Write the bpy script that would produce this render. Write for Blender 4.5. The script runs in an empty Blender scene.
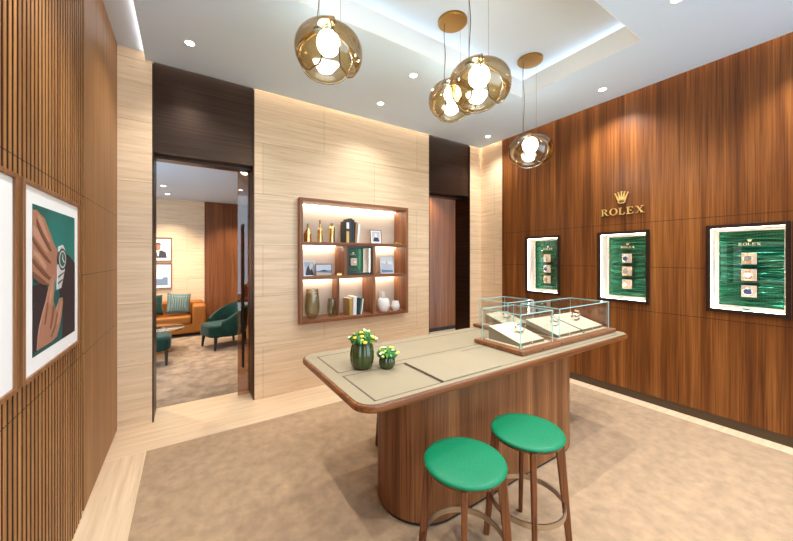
import bpy, bmesh, math, random
from mathutils import Vector, Matrix, Euler
random.seed(7)
PI = math.pi
SC = bpy.context.scene
COL = SC.collection

# ------------------------------------------------------------------ camera, world, exposure
cam_d = bpy.data.cameras.new('camera')
cam = bpy.data.objects.new('camera', cam_d); COL.objects.link(cam)
cam.location = (0, 0, 1.65)
cam.rotation_euler = (PI/2, 0, -0.5749)
cam_d.sensor_width = 36
cam_d.lens = 36*323.24/793
cam_d.shift_y = -12.57/793
cam_d.clip_start = 0.02
SC.camera = cam
SC.view_settings.view_transform = 'Standard'
SC.view_settings.look = 'None'
SC.view_settings.gamma = 1
SC.view_settings.use_curve_mapping = False
SC.view_settings.exposure = 1.24
W = bpy.data.worlds.new('world'); SC.world = W
W.use_nodes = True
W.node_tree.nodes['Background'].inputs[0].default_value = (0.62, 0.82, 1.0, 1)
W.node_tree.nodes['Background'].inputs[1].default_value = 2.0  # bluish fill added through the open front end, also cools the ceiling
SC.cycles.use_denoising = True
SC.cycles.max_bounces = 10
SC.cycles.diffuse_bounces = 5
SC.cycles.glossy_bounces = 4
SC.cycles.transmission_bounces = 6
SC.cycles.transparent_max_bounces = 24
SC.cycles.caustics_reflective = False
SC.cycles.caustics_refractive = False
SC.cycles.sample_clamp_indirect = 4.0

SPOT_W = 56.0        # each recessed downlight
COVE_E = 3.0         # LED strips in the ceiling tray
SLOT_E = 5.0         # LED strip in the slot by the slatted wall
SHELF_E = 11.0       # LED strips of the wall shelf
WIN_E = 15.0         # LED strips of the watch windows
LAMP_E = 26.0         # pendant globes
WARM = (1.0, 0.86, 0.70)
NEUT = (0.96, 0.98, 1.0)

# ------------------------------------------------------------------ materials
def mat(name, base=(0.8, 0.8, 0.8), rough=0.5, metal=0.0, emit=None, es=0.0, spec=0.5, coat=0.0):
    m = bpy.data.materials.new(name); m.use_nodes = True
    b = m.node_tree.nodes['Principled BSDF']
    b.inputs['Base Color'].default_value = (*base, 1)
    b.inputs['Roughness'].default_value = rough
    b.inputs['Metallic'].default_value = metal
    b.inputs['Specular IOR Level'].default_value = spec
    b.inputs['Coat Weight'].default_value = coat
    if emit:
        b.inputs['Emission Color'].default_value = (*emit, 1)
        b.inputs['Emission Strength'].default_value = es
    return m

class NT:
    def __init__(s, m):
        s.t = m.node_tree; s.b = s.t.nodes['Principled BSDF']
    def n(s, typ, **kw):
        d = s.t.nodes.new(typ)
        for k, v in kw.items():
            if k.startswith('i_'): d.inputs[k[2:]].default_value = v
            else: setattr(d, k, v)
        return d
    def l(s, a, b): s.t.links.new(a, b)
    def coords(s, scale, rot=(0, 0, 0)):
        tc = s.n('ShaderNodeTexCoord'); mp = s.n('ShaderNodeMapping')
        mp.inputs['Scale'].default_value = scale
        mp.inputs['Rotation'].default_value = rot
        s.l(tc.outputs['Object'], mp.inputs['Vector'])
        return mp.outputs['Vector']
    def noise(s, vec, scale=5.0, detail=4.0, rough=0.6):
        d = s.n('ShaderNodeTexNoise')
        d.inputs['Scale'].default_value = scale
        d.inputs['Detail'].default_value = detail
        d.inputs['Roughness'].default_value = rough
        s.l(vec, d.inputs['Vector'])
        return d.outputs['Fac']
    def ramp(s, fac, stops):
        r = s.n('ShaderNodeValToRGB'); e = r.color_ramp.elements
        e[0].position, e[0].color = stops[0][0], (*stops[0][1], 1)
        e[1].position, e[1].color = stops[-1][0], (*stops[-1][1], 1)
        for p, c in stops[1:-1]:
            x = e.new(p); x.color = (*c, 1)
        s.l(fac, r.inputs['Fac'])
        return r.outputs['Color']
    def mixc(s, fac, a, b, mode='MIX'):
        m = s.n('ShaderNodeMix', data_type='RGBA', blend_type=mode)
        for v, i in ((fac, 0), (a, 6), (b, 7)):
            if hasattr(v, 'is_output'): s.l(v, m.inputs[i])
            elif isinstance(v, (int, float)): m.inputs[i].default_value = v
            else: m.inputs[i].default_value = (*v, 1)
        return m.outputs[2]
    def bump(s, h, strength=0.2, dist=0.01):
        d = s.n('ShaderNodeBump')
        d.inputs['Strength'].default_value = strength
        d.inputs['Distance'].default_value = dist
        s.l(h, d.inputs['Height']); s.l(d.outputs['Normal'], s.b.inputs['Normal'])
    def math(s, op, a, b=None, c=None):
        d = s.n('ShaderNodeMath', operation=op)
        for i, v in enumerate((a, b, c)):
            if v is None: continue
            if hasattr(v, 'is_output'): s.l(v, d.inputs[i])
            else: d.inputs[i].default_value = v
        return d.outputs[0]

def wood(name, dark, mid, light, axis='z', fine=90.0, broad=7.0, rough=0.38, joints=None, bump=0.05):
    """straight-grained veneer; the grain runs along the given local axis. joints: heights of the shadow joints between boards"""
    m = mat(name, mid, rough, spec=0.3); t = NT(m)
    k = {'x': 0, 'y': 1, 'z': 2}[axis]
    sf = [fine]*3; sf[k] = fine*0.012
    sb = [broad]*3; sb[k] = broad*0.03
    f = t.noise(t.coords(sf), 1.0, 3.0, 0.65)
    b = t.noise(t.coords(sb), 1.0, 3.0, 0.6)
    cb = t.ramp(b, [(0.32, dark), (0.5, mid), (0.70, light)])
    cf = t.ramp(f, [(0.30, (0.47, 0.42, 0.38)), (0.52, (1, 1, 1)), (0.75, (1.42, 1.37, 1.28))])
    c = t.mixc(1.0, cb, cf, 'MULTIPLY')
    if joints:
        tc = t.n('ShaderNodeTexCoord'); sp = t.n('ShaderNodeSeparateXYZ')
        t.l(tc.outputs['Object'], sp.inputs[0])
        tot = None
        for z in joints:
            h = t.math('COMPARE', sp.outputs['Z'], z, 0.0025)
            tot = h if tot is None else t.math('MAXIMUM', tot, h)
        c = t.mixc(tot, c, (0.02, 0.008, 0.004))
    t.l(c, t.b.inputs['Base Color'])
    t.bump(f, bump, 0.004)
    return m

def travertine(name, tone=1.0, slab=(1.5, 0.6), axis='x', warm=1.0, rough=0.45, joints=True, grain='h', c0=None):
    m = mat(name, (0.7, 0.55, 0.4), rough); t = NT(m)
    if grain == 'h': sc = (1.6, 1.6, 42.0)
    elif grain == 'x': sc = (1.2, 30.0, 30.0)
    else: sc = (30.0, 1.2, 30.0)
    v = t.noise(t.coords(sc), 1.0, 6.0, 0.62)
    v2 = t.noise(t.coords((sc[0]*3, sc[1]*3, sc[2]*3.2)), 1.0, 4.0, 0.6)
    cl = t.ramp(v, [(0.25, (0.51*tone, 0.34*tone, 0.19*tone)), (0.42, (0.635*tone, 0.45*tone, 0.275*tone)),
                    (0.58, (0.70*tone, 0.51*tone, 0.325*tone)), (0.75, (0.78*tone, 0.59*tone, 0.40*tone))])
    pores = t.ramp(v2, [(0.24, (0.52, 0.40, 0.30)), (0.34, (1, 1, 1)), (0.8, (1.04, 1.03, 1.02))])
    c = t.mixc(1.0, cl, pores, 'MULTIPLY')
    if joints:
        tc = t.n('ShaderNodeTexCoord'); mp = t.n('ShaderNodeMapping')
        if axis == 'x': mp.inputs['Rotation'].default_value = (PI/2, 0, 0)
        else: mp.inputs['Rotation'].default_value = (PI/2, 0, PI/2)
        # build a 2D vector (along, up)
        sp = t.n('ShaderNodeSeparateXYZ'); cb = t.n('ShaderNodeCombineXYZ')
        t.l(tc.outputs['Object'], sp.inputs[0])
        t.l(sp.outputs['X' if axis == 'x' else 'Y'], cb.inputs['X'])
        t.l(sp.outputs['Z'], cb.inputs['Y'])
        br = t.n('ShaderNodeTexBrick')
        br.offset = 0.5
        br.inputs['Scale'].default_value = 1.0
        br.inputs['Brick Width'].default_value = slab[0]
        br.inputs['Row Height'].default_value = slab[1]
        br.inputs['Mortar Size'].default_value = 0.002
        br.inputs['Mortar Smooth'].default_value = 0.0
        br.inputs['Color1'].default_value = (0.96, 0.955, 0.95, 1)
        br.inputs['Color2'].default_value = (1.04, 1.03, 1.03, 1)
        br.inputs['Mortar'].default_value = (0.55, 0.46, 0.38, 1)
        t.l(cb.outputs[0], br.inputs['Vector'])
        c = t.mixc(1.0, c, br.outputs['Color'], 'MULTIPLY')
    t.l(c, t.b.inputs['Base Color'])
    t.bump(v2, 0.06, 0.004)
    return m

def glass(name, tint=(0.97, 0.99, 0.98), refl=0.06, rough=0.0, graz=0.5, dark=None):
    """thin clear pane: tinted transmission plus a mirror reflection that grows at grazing angles"""
    m = bpy.data.materials.new(name); m.use_nodes = True
    nt = m.node_tree; nt.nodes.clear()
    o = nt.nodes.new('ShaderNodeOutputMaterial')
    tr = nt.nodes.new('ShaderNodeBsdfTransparent'); tr.inputs[0].default_value = (*tint, 1)
    gl = nt.nodes.new('ShaderNodeBsdfGlossy'); gl.inputs['Roughness'].default_value = rough
    gl.inputs['Color'].default_value = (1, 1, 1, 1)
    mx = nt.nodes.new('ShaderNodeMixShader')
    lw = nt.nodes.new('ShaderNodeLayerWeight'); lw.inputs['Blend'].default_value = 0.35
    mr = nt.nodes.new('ShaderNodeMapRange')
    mr.inputs['To Min'].default_value = refl; mr.inputs['To Max'].default_value = graz
    nt.links.new(lw.outputs['Facing'], mr.inputs['Value'])
    nt.links.new(mr.outputs[0], mx.inputs[0])
    nt.links.new(tr.outputs[0], mx.inputs[1]); nt.links.new(gl.outputs[0], mx.inputs[2])
    nt.links.new(mx.outputs[0], o.inputs[0])
    if dark:   # thicker glass seen edge-on takes more colour
        mc = nt.nodes.new('ShaderNodeMix'); mc.data_type = 'RGBA'
        mc.inputs[6].default_value = (*tint, 1); mc.inputs[7].default_value = (*dark, 1)
        nt.links.new(lw.outputs['Facing'], mc.inputs[0]); nt.links.new(mc.outputs[2], tr.inputs[0])
    return m

def emis(name, c, s):
    m = bpy.data.materials.new(name); m.use_nodes = True
    nt = m.node_tree; nt.nodes.clear()
    o = nt.nodes.new('ShaderNodeOutputMaterial'); e = nt.nodes.new('ShaderNodeEmission')
    e.inputs[0].default_value = (*c, 1); e.inputs[1].default_value = s
    nt.links.new(e.outputs[0], o.inputs[0])
    return m

def fabric(name, base, var=0.25, scale=60.0, rough=0.9, patch=3.0, bump=0.4, sheen=0.0, dist=0.01):
    m = mat(name, base, rough, spec=0.2); t = NT(m)
    a = t.noise(t.coords((1, 1, 1)), scale, 3.0, 0.7)
    p = t.noise(t.coords((1, 1, 1)), patch, 5.0, 0.65)
    lo = tuple(x*(1-var) for x in base); hi = tuple(min(1, x*(1+var)) for x in base)
    c = t.ramp(p, [(0.33, lo), (0.5, base), (0.68, hi)])
    c2 = t.ramp(a, [(0.3, (0.82,)*3), (0.7, (1.12,)*3)])
    t.l(t.mixc(1.0, c, c2, 'MULTIPLY'), t.b.inputs['Base Color'])
    t.b.inputs['Sheen Weight'].default_value = sheen
    t.bump(a, bump, dist)
    return m

M = {}
M['ceiling'] = mat('ceiling_paint', (0.67, 0.81, 0.97), 0.9, spec=0.1)
M['tray'] = mat('tray_paint', (0.60, 0.65, 0.71), 0.9, spec=0.1)
M['stone_x'] = travertine('travertine_back', 1.07, (1.5, 0.6), 'x')
M['stone_y'] = travertine('travertine_return', 1.07, (1.5, 0.6), 'y')
M['stone_far'] = travertine('travertine_far', 1.05, (1.8, 0.6), 'x')
M['floor_stone'] = travertine('floor_stone', 1.03, joints=False, grain='x', rough=0.3)
M['floor_stone_y'] = travertine('floor_stone_side', 1.03, joints=False, grain='y', rough=0.3)
M['wall_wood'] = wood('walnut_wall', (0.088, 0.024, 0.005), (0.175, 0.054, 0.0105), (0.31, 0.110, 0.025), 'z', 100, 9.0, 0.34, joints=(1.04, 2.06, 1.545))
M['far_wood'] = wood('walnut_far', (0.13, 0.04, 0.013), (0.20, 0.066, 0.02), (0.28, 0.10, 0.032), 'z', 90, 6.0, 0.4)
M['slat_wood'] = wood('oak_slat', (0.22, 0.086, 0.022), (0.32, 0.134, 0.036), (0.43, 0.195, 0.058), 'z', 80, 9.0, 0.42, joints=(1.03, 2.048))
M['slat_back_shade'] = mat('slat_backing_shade', (0.030, 0.009, 0.003), 0.8)  # backing colour, also put on the slat sides as painted shade
M['panel_wood'] = wood('oak_panel', (0.25, 0.105, 0.030), (0.30, 0.133, 0.040), (0.35, 0.162, 0.052), 'z', 60, 4.0, 0.42, joints=(1.03, 1.54, 2.048))
M['frame_wood'] = wood('picture_frame_wood', (0.17, 0.07, 0.024), (0.24, 0.10, 0.036), (0.30, 0.135, 0.05), 'z', 80, 10, 0.4)
M['shelf_wood'] = wood('shelf_walnut', (0.15, 0.052, 0.020), (0.23, 0.088, 0.036), (0.32, 0.135, 0.06), 'x', 80, 8, 0.4)
M['shelf_wood_v'] = wood('shelf_walnut_upright', (0.17, 0.06, 0.024), (0.25, 0.10, 0.042), (0.34, 0.15, 0.07), 'z', 80, 8, 0.4)
M['shelf_back'] = mat('shelf_back_leather', (0.70, 0.56, 0.43), 0.75)
M['table_wood'] = wood('table_walnut', (0.125, 0.041, 0.012), (0.195, 0.070, 0.022), (0.28, 0.113, 0.040), 'z', 110, 10, 0.42)
M['edge_wood'] = wood('table_edge_walnut', (0.14, 0.045, 0.014), (0.21, 0.072, 0.022), (0.29, 0.11, 0.036), 'x', 70, 8, 0.28)
M['stool_wood'] = wood('stool_walnut', (0.11, 0.033, 0.011), (0.17, 0.055, 0.018), (0.24, 0.085, 0.030), 'z', 90, 10, 0.35)
M['case_wood'] = wood('case_walnut', (0.16, 0.058, 0.022), (0.24, 0.092, 0.036), (0.30, 0.125, 0.05), 'x', 80, 10, 0.35)
M['cream_leather'] = fabric('cream_leather', (0.285, 0.225, 0.14), 0.04, 220, 0.55, 2.0, 0.08, dist=0.002)
M['pad_leather'] = fabric('pad_leather', (0.30, 0.237, 0.15), 0.04, 220, 0.55, 2.0, 0.08, dist=0.002)
M['inlay'] = mat('inlay_groove', (0.075, 0.045, 0.03), 0.5)
M['green_leather'] = fabric('green_leather', (0.001, 0.155, 0.062), 0.05, 130, 0.45, 4.0, 0.10, dist=0.002)
M['green_leather'].node_tree.nodes['Principled BSDF'].inputs['Specular IOR Level'].default_value = 0.28
M['carpet'] = fabric('tan_carpet', (0.435, 0.275, 0.15), 0.17, 300, 0.97, 11.0, 0.6, 0.15)
M['carpet_far'] = fabric('taupe_carpet', (0.30, 0.205, 0.13), 0.42, 200, 0.97, 5.5, 0.6, 0.15)
M['bronze'] = mat('dark_bronze', (0.105, 0.066, 0.047), 0.36, 0.85)
t = NT(M['bronze']); nb = t.noise(t.coords((0.6, 0.6, 60)), 1.0, 3, 0.6)
t.l(t.ramp(nb, [(0.3, (0.042, 0.023, 0.015)), (0.7, (0.072, 0.043, 0.030))]), t.b.inputs['Base Color'])
M['black'] = mat('black_recess', (0.012, 0.010, 0.009), 0.7)
M['plinth'] = mat('plinth_bronze', (0.09, 0.062, 0.038), 0.4, 0.7)
M['brass'] = mat('brushed_brass', (0.44, 0.225, 0.060), 0.36, 1.0)
M['gold'] = mat('polished_gold', (0.90, 0.62, 0.22), 0.2, 1.0)
M['sign_gold'] = mat('sign_gold', (0.85, 0.55, 0.18), 0.38, 0.45)
M['print_gold'] = mat('logo_gold', (0.95, 0.80, 0.50), 0.4, 0.2)
M['steel'] = mat('footrest_steel', (0.52, 0.45, 0.37), 0.3, 1.0)
M['watch_steel'] = mat('watch_steel', (0.75, 0.73, 0.70), 0.22, 1.0)
M['watch_gold'] = mat('watch_gold', (0.80, 0.50, 0.25), 0.25, 1.0)
M['dial_white'] = mat('dial_white', (0.85, 0.85, 0.86), 0.4)
M['dial_blue'] = mat('dial_blue', (0.05, 0.08, 0.18), 0.35)
M['dial_grey'] = mat('dial_grey', (0.35, 0.33, 0.32), 0.35)
M['dial_green'] = mat('dial_green', (0.01, 0.14, 0.07), 0.35)
M['cushion_white'] = mat('cushion_ivory', (0.66, 0.50, 0.40), 0.7)
M['cushion_tan'] = mat('cushion_tan', (0.45, 0.27, 0.16), 0.6)
M['lining'] = mat('lightbox_lining', (0.86, 0.79, 0.70), 0.7)
M['tray_leather'] = fabric('tray_leather', (0.72, 0.62, 0.44), 0.04, 200, 0.6, 2.0, 0.05, dist=0.002)
M['tray_olive'] = mat('tray_olive', (0.16, 0.11, 0.05), 0.5)
M['glass'] = glass('case_glass', (0.985, 0.995, 0.992), 0.025, graz=0.35)
M['pane'] = glass('window_glass', (0.985, 0.99, 0.988), 0.03, graz=0.35)
M['glass_edge'] = mat('glass_edge', (0.36, 0.66, 0.62), 0.15)
M['amber'] = glass('amber_glass', (0.91, 0.845, 0.70), 0.035, 0.0, 0.30, dark=(0.64, 0.48, 0.26))
M['amber_rim'] = mat('amber_rim', (0.17, 0.095, 0.03), 0.2)
M['bronze_glass'] = glass('bronze_glass', (0.66, 0.50, 0.38), 0.05, graz=0.45)
M['smoke_glass'] = glass('smoke_glass', (0.90, 0.89, 0.80), 0.04, graz=0.35, dark=(0.60, 0.57, 0.42))
M['table_glass'] = glass('table_glass', (0.55, 0.45, 0.32), 0.3, graz=0.7)
M['lamp'] = emis('lamp_glow', (0.76, 0.90, 1.0), LAMP_E)
M['led_cove'] = emis('led_cove', (0.93, 0.965, 1.0), COVE_E)
M['led_wash'] = emis('led_wash', (1.0, 0.88, 0.76), 40.0)
M['led_slot'] = emis('led_slot', (1.0, 0.95, 0.90), SLOT_E)
M['led_warm'] = emis('led_warm', (1.0, 0.86, 0.70), SHELF_E)
M['led_win'] = emis('led_window', (1.0, 0.90, 0.80), WIN_E)
M['led_box'] = emis('led_box', (1.0, 0.92, 0.80), 6.0)
M['lens'] = emis('downlight_lens', (1.0, 0.98, 0.95), 9.0)
M['white_trim'] = mat('white_trim', (0.85, 0.85, 0.84), 0.5)
M['white_mat'] = mat('picture_mount', (0.80, 0.79, 0.78), 0.8)
M['ceramic'] = mat('white_ceramic', (0.78, 0.73, 0.68), 0.5)
M['vase_green'] = mat('green_glaze', (0.034, 0.048, 0.008), 0.2, coat=0.5)
M['leaf'] = mat('leaf_green', (0.10, 0.30, 0.025), 0.6)
M['leaf_dark'] = mat('leaf_dark', (0.03, 0.13, 0.02), 0.6)
M['petal_yellow'] = mat('petal_yellow', (0.90, 0.62, 0.06), 0.6)
M['petal_white'] = mat('petal_white', (0.85, 0.87, 0.66), 0.6)
M['petal_lime'] = mat('petal_lime', (0.55, 0.66, 0.22), 0.6)
M['cognac'] = fabric('cognac_leather', (0.30, 0.105, 0.018), 0.10, 90, 0.42, 3.0, 0.1, dist=0.003)
M['velvet'] = fabric('green_velvet', (0.004, 0.030, 0.021), 0.3, 90, 0.85, 5.0, 0.2, 0.12, dist=0.003)
M['dark_leg'] = mat('dark_leg', (0.02, 0.016, 0.013), 0.4)
M['dark_green'] = mat('dark_green_frame', (0.018, 0.026, 0.018), 0.4)
M['tag_green'] = mat('tag_green', (0.0, 0.28, 0.13), 0.4)
M['navy'] = mat('navy_cover', (0.02, 0.03, 0.07), 0.5)
M['cover_black'] = mat('cover_black', (0.02, 0.018, 0.016), 0.45)
M['cover_white'] = mat('cover_white', (0.78, 0.76, 0.72), 0.5)
M['cover_green'] = mat('cover_green', (0.02, 0.12, 0.05), 0.5)
M['cover_brown'] = mat('cover_brown', (0.30, 0.16, 0.07), 0.5)
M['cover_gold'] = mat('cover_gold', (0.62, 0.40, 0.12), 0.35, 0.6)
M['paper'] = mat('paper_pages', (0.75, 0.68, 0.55), 0.8)
M['rose_frame'] = mat('rose_wood_frame', (0.30, 0.12, 0.07), 0.4)
M['silver'] = mat('silver_frame', (0.70, 0.68, 0.66), 0.3, 0.7)
M['pattern'] = mat('lattice_fabric', (0.03, 0.09, 0.08), 0.8)
t = NT(M['pattern']); ch = t.n('ShaderNodeTexChecker'); ch.inputs['Scale'].default_value = 1.0
ch.inputs['Color1'].default_value = (0.02, 0.08, 0.07, 1); ch.inputs['Color2'].default_value = (0.20, 0.22, 0.19, 1)
t.l(t.coords((34, 34, 34), (0, PI/4, 0)), ch.inputs['Vector']); t.l(ch.outputs['Color'], t.b.inputs['Base Color'])
M['wave_green'] = mat('wave_green', (0.001, 0.080, 0.040), 0.22, 0.75)
M['skin'] = None
def flat(name, c, rough=0.55):
    if name not in M or M[name] is None: M[name] = mat(name, c, rough, spec=0.3)
    return M[name]
flat('print_teal', (0.010, 0.235, 0.195)); flat('print_skin', (0.36, 0.165, 0.1)); flat('print_skin_dark', (0.17, 0.065, 0.037))
flat('print_skin_light', (0.47, 0.245, 0.16)); flat('print_navy', (0.022, 0.014, 0.020)); flat('print_steel', (0.55, 0.55, 0.53)); flat('print_dial', (0.01, 0.10, 0.06))
flat('print_deep', (0.005, 0.085, 0.080)); flat('print_sky', (0.52, 0.58, 0.66)); flat('print_sea', (0.18, 0.24, 0.33))
flat('print_grey', (0.55, 0.54, 0.55)); flat('print_white', (0.80, 0.80, 0.80)); flat('print_dark', (0.05, 0.045, 0.05)); flat('print_sand', (0.55, 0.45, 0.32))
t = NT(M['print_teal'])   # printed backdrop of the poster, paler towards its upper right corner
gz = t.noise(t.coords((0.8, 1.6, 1.6)), 1.0, 1.0, 0.4)
t.l(t.ramp(gz, [(0.35, (0.004, 0.10, 0.085)), (0.65, (0.015, 0.23, 0.195))]), t.b.inputs['Base Color'])

# ------------------------------------------------------------------ mesh helpers
class MB:
    def __init__(s): s.bm = bmesh.new(); s.mi = 0
    def _f(s, vs):
        try:
            f = s.bm.faces.new(vs); f.material_index = s.mi; return f
        except ValueError: return None
    def box(s, x0, x1, y0, y1, z0, z1, mi=None, mtx=None):
        if mi is not None: s.mi = mi
        v = [s.bm.verts.new((x, y, z)) for z in (z0, z1) for y in (y0, y1) for x in (x0, x1)]
        if mtx is not None:
            for q in v: q.co = mtx @ q.co
        for a in ((0, 2, 3, 1), (4, 5, 7, 6), (0, 1, 5, 4), (2, 6, 7, 3), (0, 4, 6, 2), (1, 3, 7, 5)):
            s._f([v[i] for i in a])
        return s
    def prism(s, poly, fn, w0, w1, mi=None):
        """poly of (u, v); fn(u, v, w) -> point; closed solid between w0 and w1"""
        if mi is not None: s.mi = mi
        a = [s.bm.verts.new(fn(u, v, w0)) for u, v in poly]
        b = [s.bm.verts.new(fn(u, v, w1)) for u, v in poly]
        s._f(a[::-1]); s._f(b)
        n = len(poly)
        for i in range(n): s._f([a[i], a[(i+1) % n], b[(i+1) % n], b[i]])
        return s
    def hull8(s, bot, top, mi=None):
        if mi is not None: s.mi = mi
        a = [s.bm.verts.new(p) for p in bot]; b = [s.bm.verts.new(p) for p in top]
        n = len(a)
        s._f(a[::-1]); s._f(b)
        for i in range(n): s._f([a[i], a[(i+1) % n], b[(i+1) % n], b[i]])
        return s
    def tube(s, pts, r, n=8, closed=False, mi=None, caps=True):
        if mi is not None: s.mi = mi
        pts = [Vector(p) for p in pts]; rings = []
        for i, p in enumerate(pts):
            if closed: d = pts[(i+1) % len(pts)]-pts[i-1]
            else: d = pts[min(i+1, len(pts)-1)]-pts[max(i-1, 0)]
            d.normalize()
            up = Vector((0, 0, 1)) if abs(d.z) < 0.95 else Vector((1, 0, 0))
            a = d.cross(up).normalized(); b = d.cross(a).normalized()
            rr = r[i] if isinstance(r, (list, tuple)) else r
            rings.append([s.bm.verts.new(p+(a*math.cos(2*PI*k/n)+b*math.sin(2*PI*k/n))*rr) for k in range(n)])
        m = len(rings)
        for i in range(m if closed else m-1):
            A, B = rings[i], rings[(i+1) % m]
            for k in range(n): s._f([A[k], A[(k+1) % n], B[(k+1) % n], B[k]])
        if not closed and caps: s._f(rings[0][::-1]); s._f(rings[-1])
        return s
    def lathe(s, prof, n=32, c=(0, 0, 0), rib=0, amp=0.0, mi=None, sx=1.0, sy=1.0):
        if mi is not None: s.mi = mi
        rings = []
        for r, z in prof:
            if r < 1e-6: rings.append([s.bm.verts.new((c[0], c[1], c[2]+z))]); continue
            ring = []
            for k in range(n):
                a = 2*PI*k/n
                q = r*(1-amp*(0.5+0.5*math.cos(rib*a))) if rib else r
                ring.append(s.bm.verts.new((c[0]+q*math.cos(a)*sx, c[1]+q*math.sin(a)*sy, c[2]+z)))
            rings.append(ring)
        for A, B in zip(rings, rings[1:]):
            for k in range(n):
                a = A if len(A) == 1 else [A[k], A[(k+1) % n]]
                b = B if len(B) == 1 else [B[(k+1) % n], B[k]]
                if len(A) == 1 and len(B) == 1: continue
                s._f(list(a)+list(b))
        return s
    def ball(s, c, r, u=10, v=6, mi=None, sc=(1, 1, 1)):
        prof = [(r*math.sin(PI*i/v), -r*math.cos(PI*i/v)) for i in range(v+1)]
        prof[0] = (0, -r); prof[-1] = (0, r)
        if mi is not None: s.mi = mi
        k0 = len(s.bm.verts)
        s.lathe(prof, u)
        s.bm.verts.ensure_lookup_table()
        for q in list(s.bm.verts)[k0:]:
            q.co = Vector((q.co.x*sc[0]+c[0], q.co.y*sc[1]+c[1], q.co.z*sc[2]+c[2]))
        return s
    def xform(s, mtx):
        for v in s.bm.verts: v.co = mtx @ v.co
        return s
    def build(s, name, m, parent=None, smooth=False, bevel=0.0, seg=2, loc=None, sub=0, angle=35):
        bmesh.ops.recalc_face_normals(s.bm, faces=s.bm.faces[:])
        me = bpy.data.meshes.new(name); s.bm.to_mesh(me); s.bm.free()
        for x in (m if isinstance(m, (list, tuple)) else [m]): me.materials.append(x)
        o = bpy.data.objects.new(name, me); COL.objects.link(o)
        if parent is not None: o.parent = parent
        if loc is not None: o.location = loc
        if bevel:
            b = o.modifiers.new('bevel', 'BEVEL'); b.width = bevel; b.segments = seg
            b.limit_method = 'ANGLE'; b.angle_limit = math.radians(40)
        if sub:
            q = o.modifiers.new('subsurf', 'SUBSURF'); q.levels = sub; q.render_levels = sub
        if smooth:
            for p in me.polygons: p.use_smooth = True
            if angle < 180:
                try: me.set_sharp_from_angle(angle=math.radians(angle))
                except Exception: pass
        return o

def tag(o, label, cat, group=None, kind=None):
    o['label'] = label; o['category'] = cat
    if group: o['group'] = group
    if kind: o['kind'] = kind
    return o
def empty(name, loc=(0, 0, 0), rz=0.0):
    o = bpy.data.objects.new(name, None); COL.objects.link(o)
    o.location = loc; o.rotation_euler = (0, 0, rz); o.empty_display_size = 0.1
    return o
def thing(name, label, cat, loc=(0, 0, 0), rz=0.0, group=None):
    return tag(empty(name, loc, rz), label, cat, group)
def struct(o): o['kind'] = 'structure'; return o
def dup(root, loc, label=None, rz=None, group=None):
    kids = {}
    for o in ALLKIDS(root): kids.setdefault(o.parent, []).append(o)
    def cp(o, par):
        c = o.copy(); COL.objects.link(c)
        if par is not None:
            c.parent = par; c.matrix_parent_inverse = o.matrix_parent_inverse.copy()
        for k in kids.get(o, []): cp(k, c)
        return c
    r = cp(root, None); r.location = loc
    if rz is not None: r.rotation_euler = (0, 0, rz)
    if label: r['label'] = label
    if group: r['group'] = group
    return r
def ALLKIDS(root):
    out = []
    for o in bpy.data.objects:
        p = o.parent
        while p is not None:
            if p == root: out.append(o); break
            p = p.parent
    return out
def spot(name, loc, power, size=110, blend=0.7, color=NEUT, radius=0.016, parent=None, target=None):
    d = bpy.data.lights.new(name, 'SPOT'); d.energy = power; d.spot_size = math.radians(size); d.spot_blend = blend
    d.color = color; d.shadow_soft_size = radius
    o = bpy.data.objects.new(name, d); COL.objects.link(o); o.location = loc
    if parent is not None: o.parent = parent
    if target is not None:
        o.rotation_euler = (Vector(target)-Vector(loc)).to_track_quat('-Z', 'Y').to_euler()
    return o

def rrect(x0, x1, y0, y1, r, n=8):
    p = []
    for cx, cy, a0 in ((x1-r, y0+r, -PI/2), (x1-r, y1-r, 0), (x0+r, y1-r, PI/2), (x0+r, y0+r, PI)):
        for k in range(n+1):
            a = a0+PI/2*k/n; p.append((cx+r*math.cos(a), cy+r*math.sin(a)))
    return p
XY = lambda u, v, w: (u, v, w)

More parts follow.
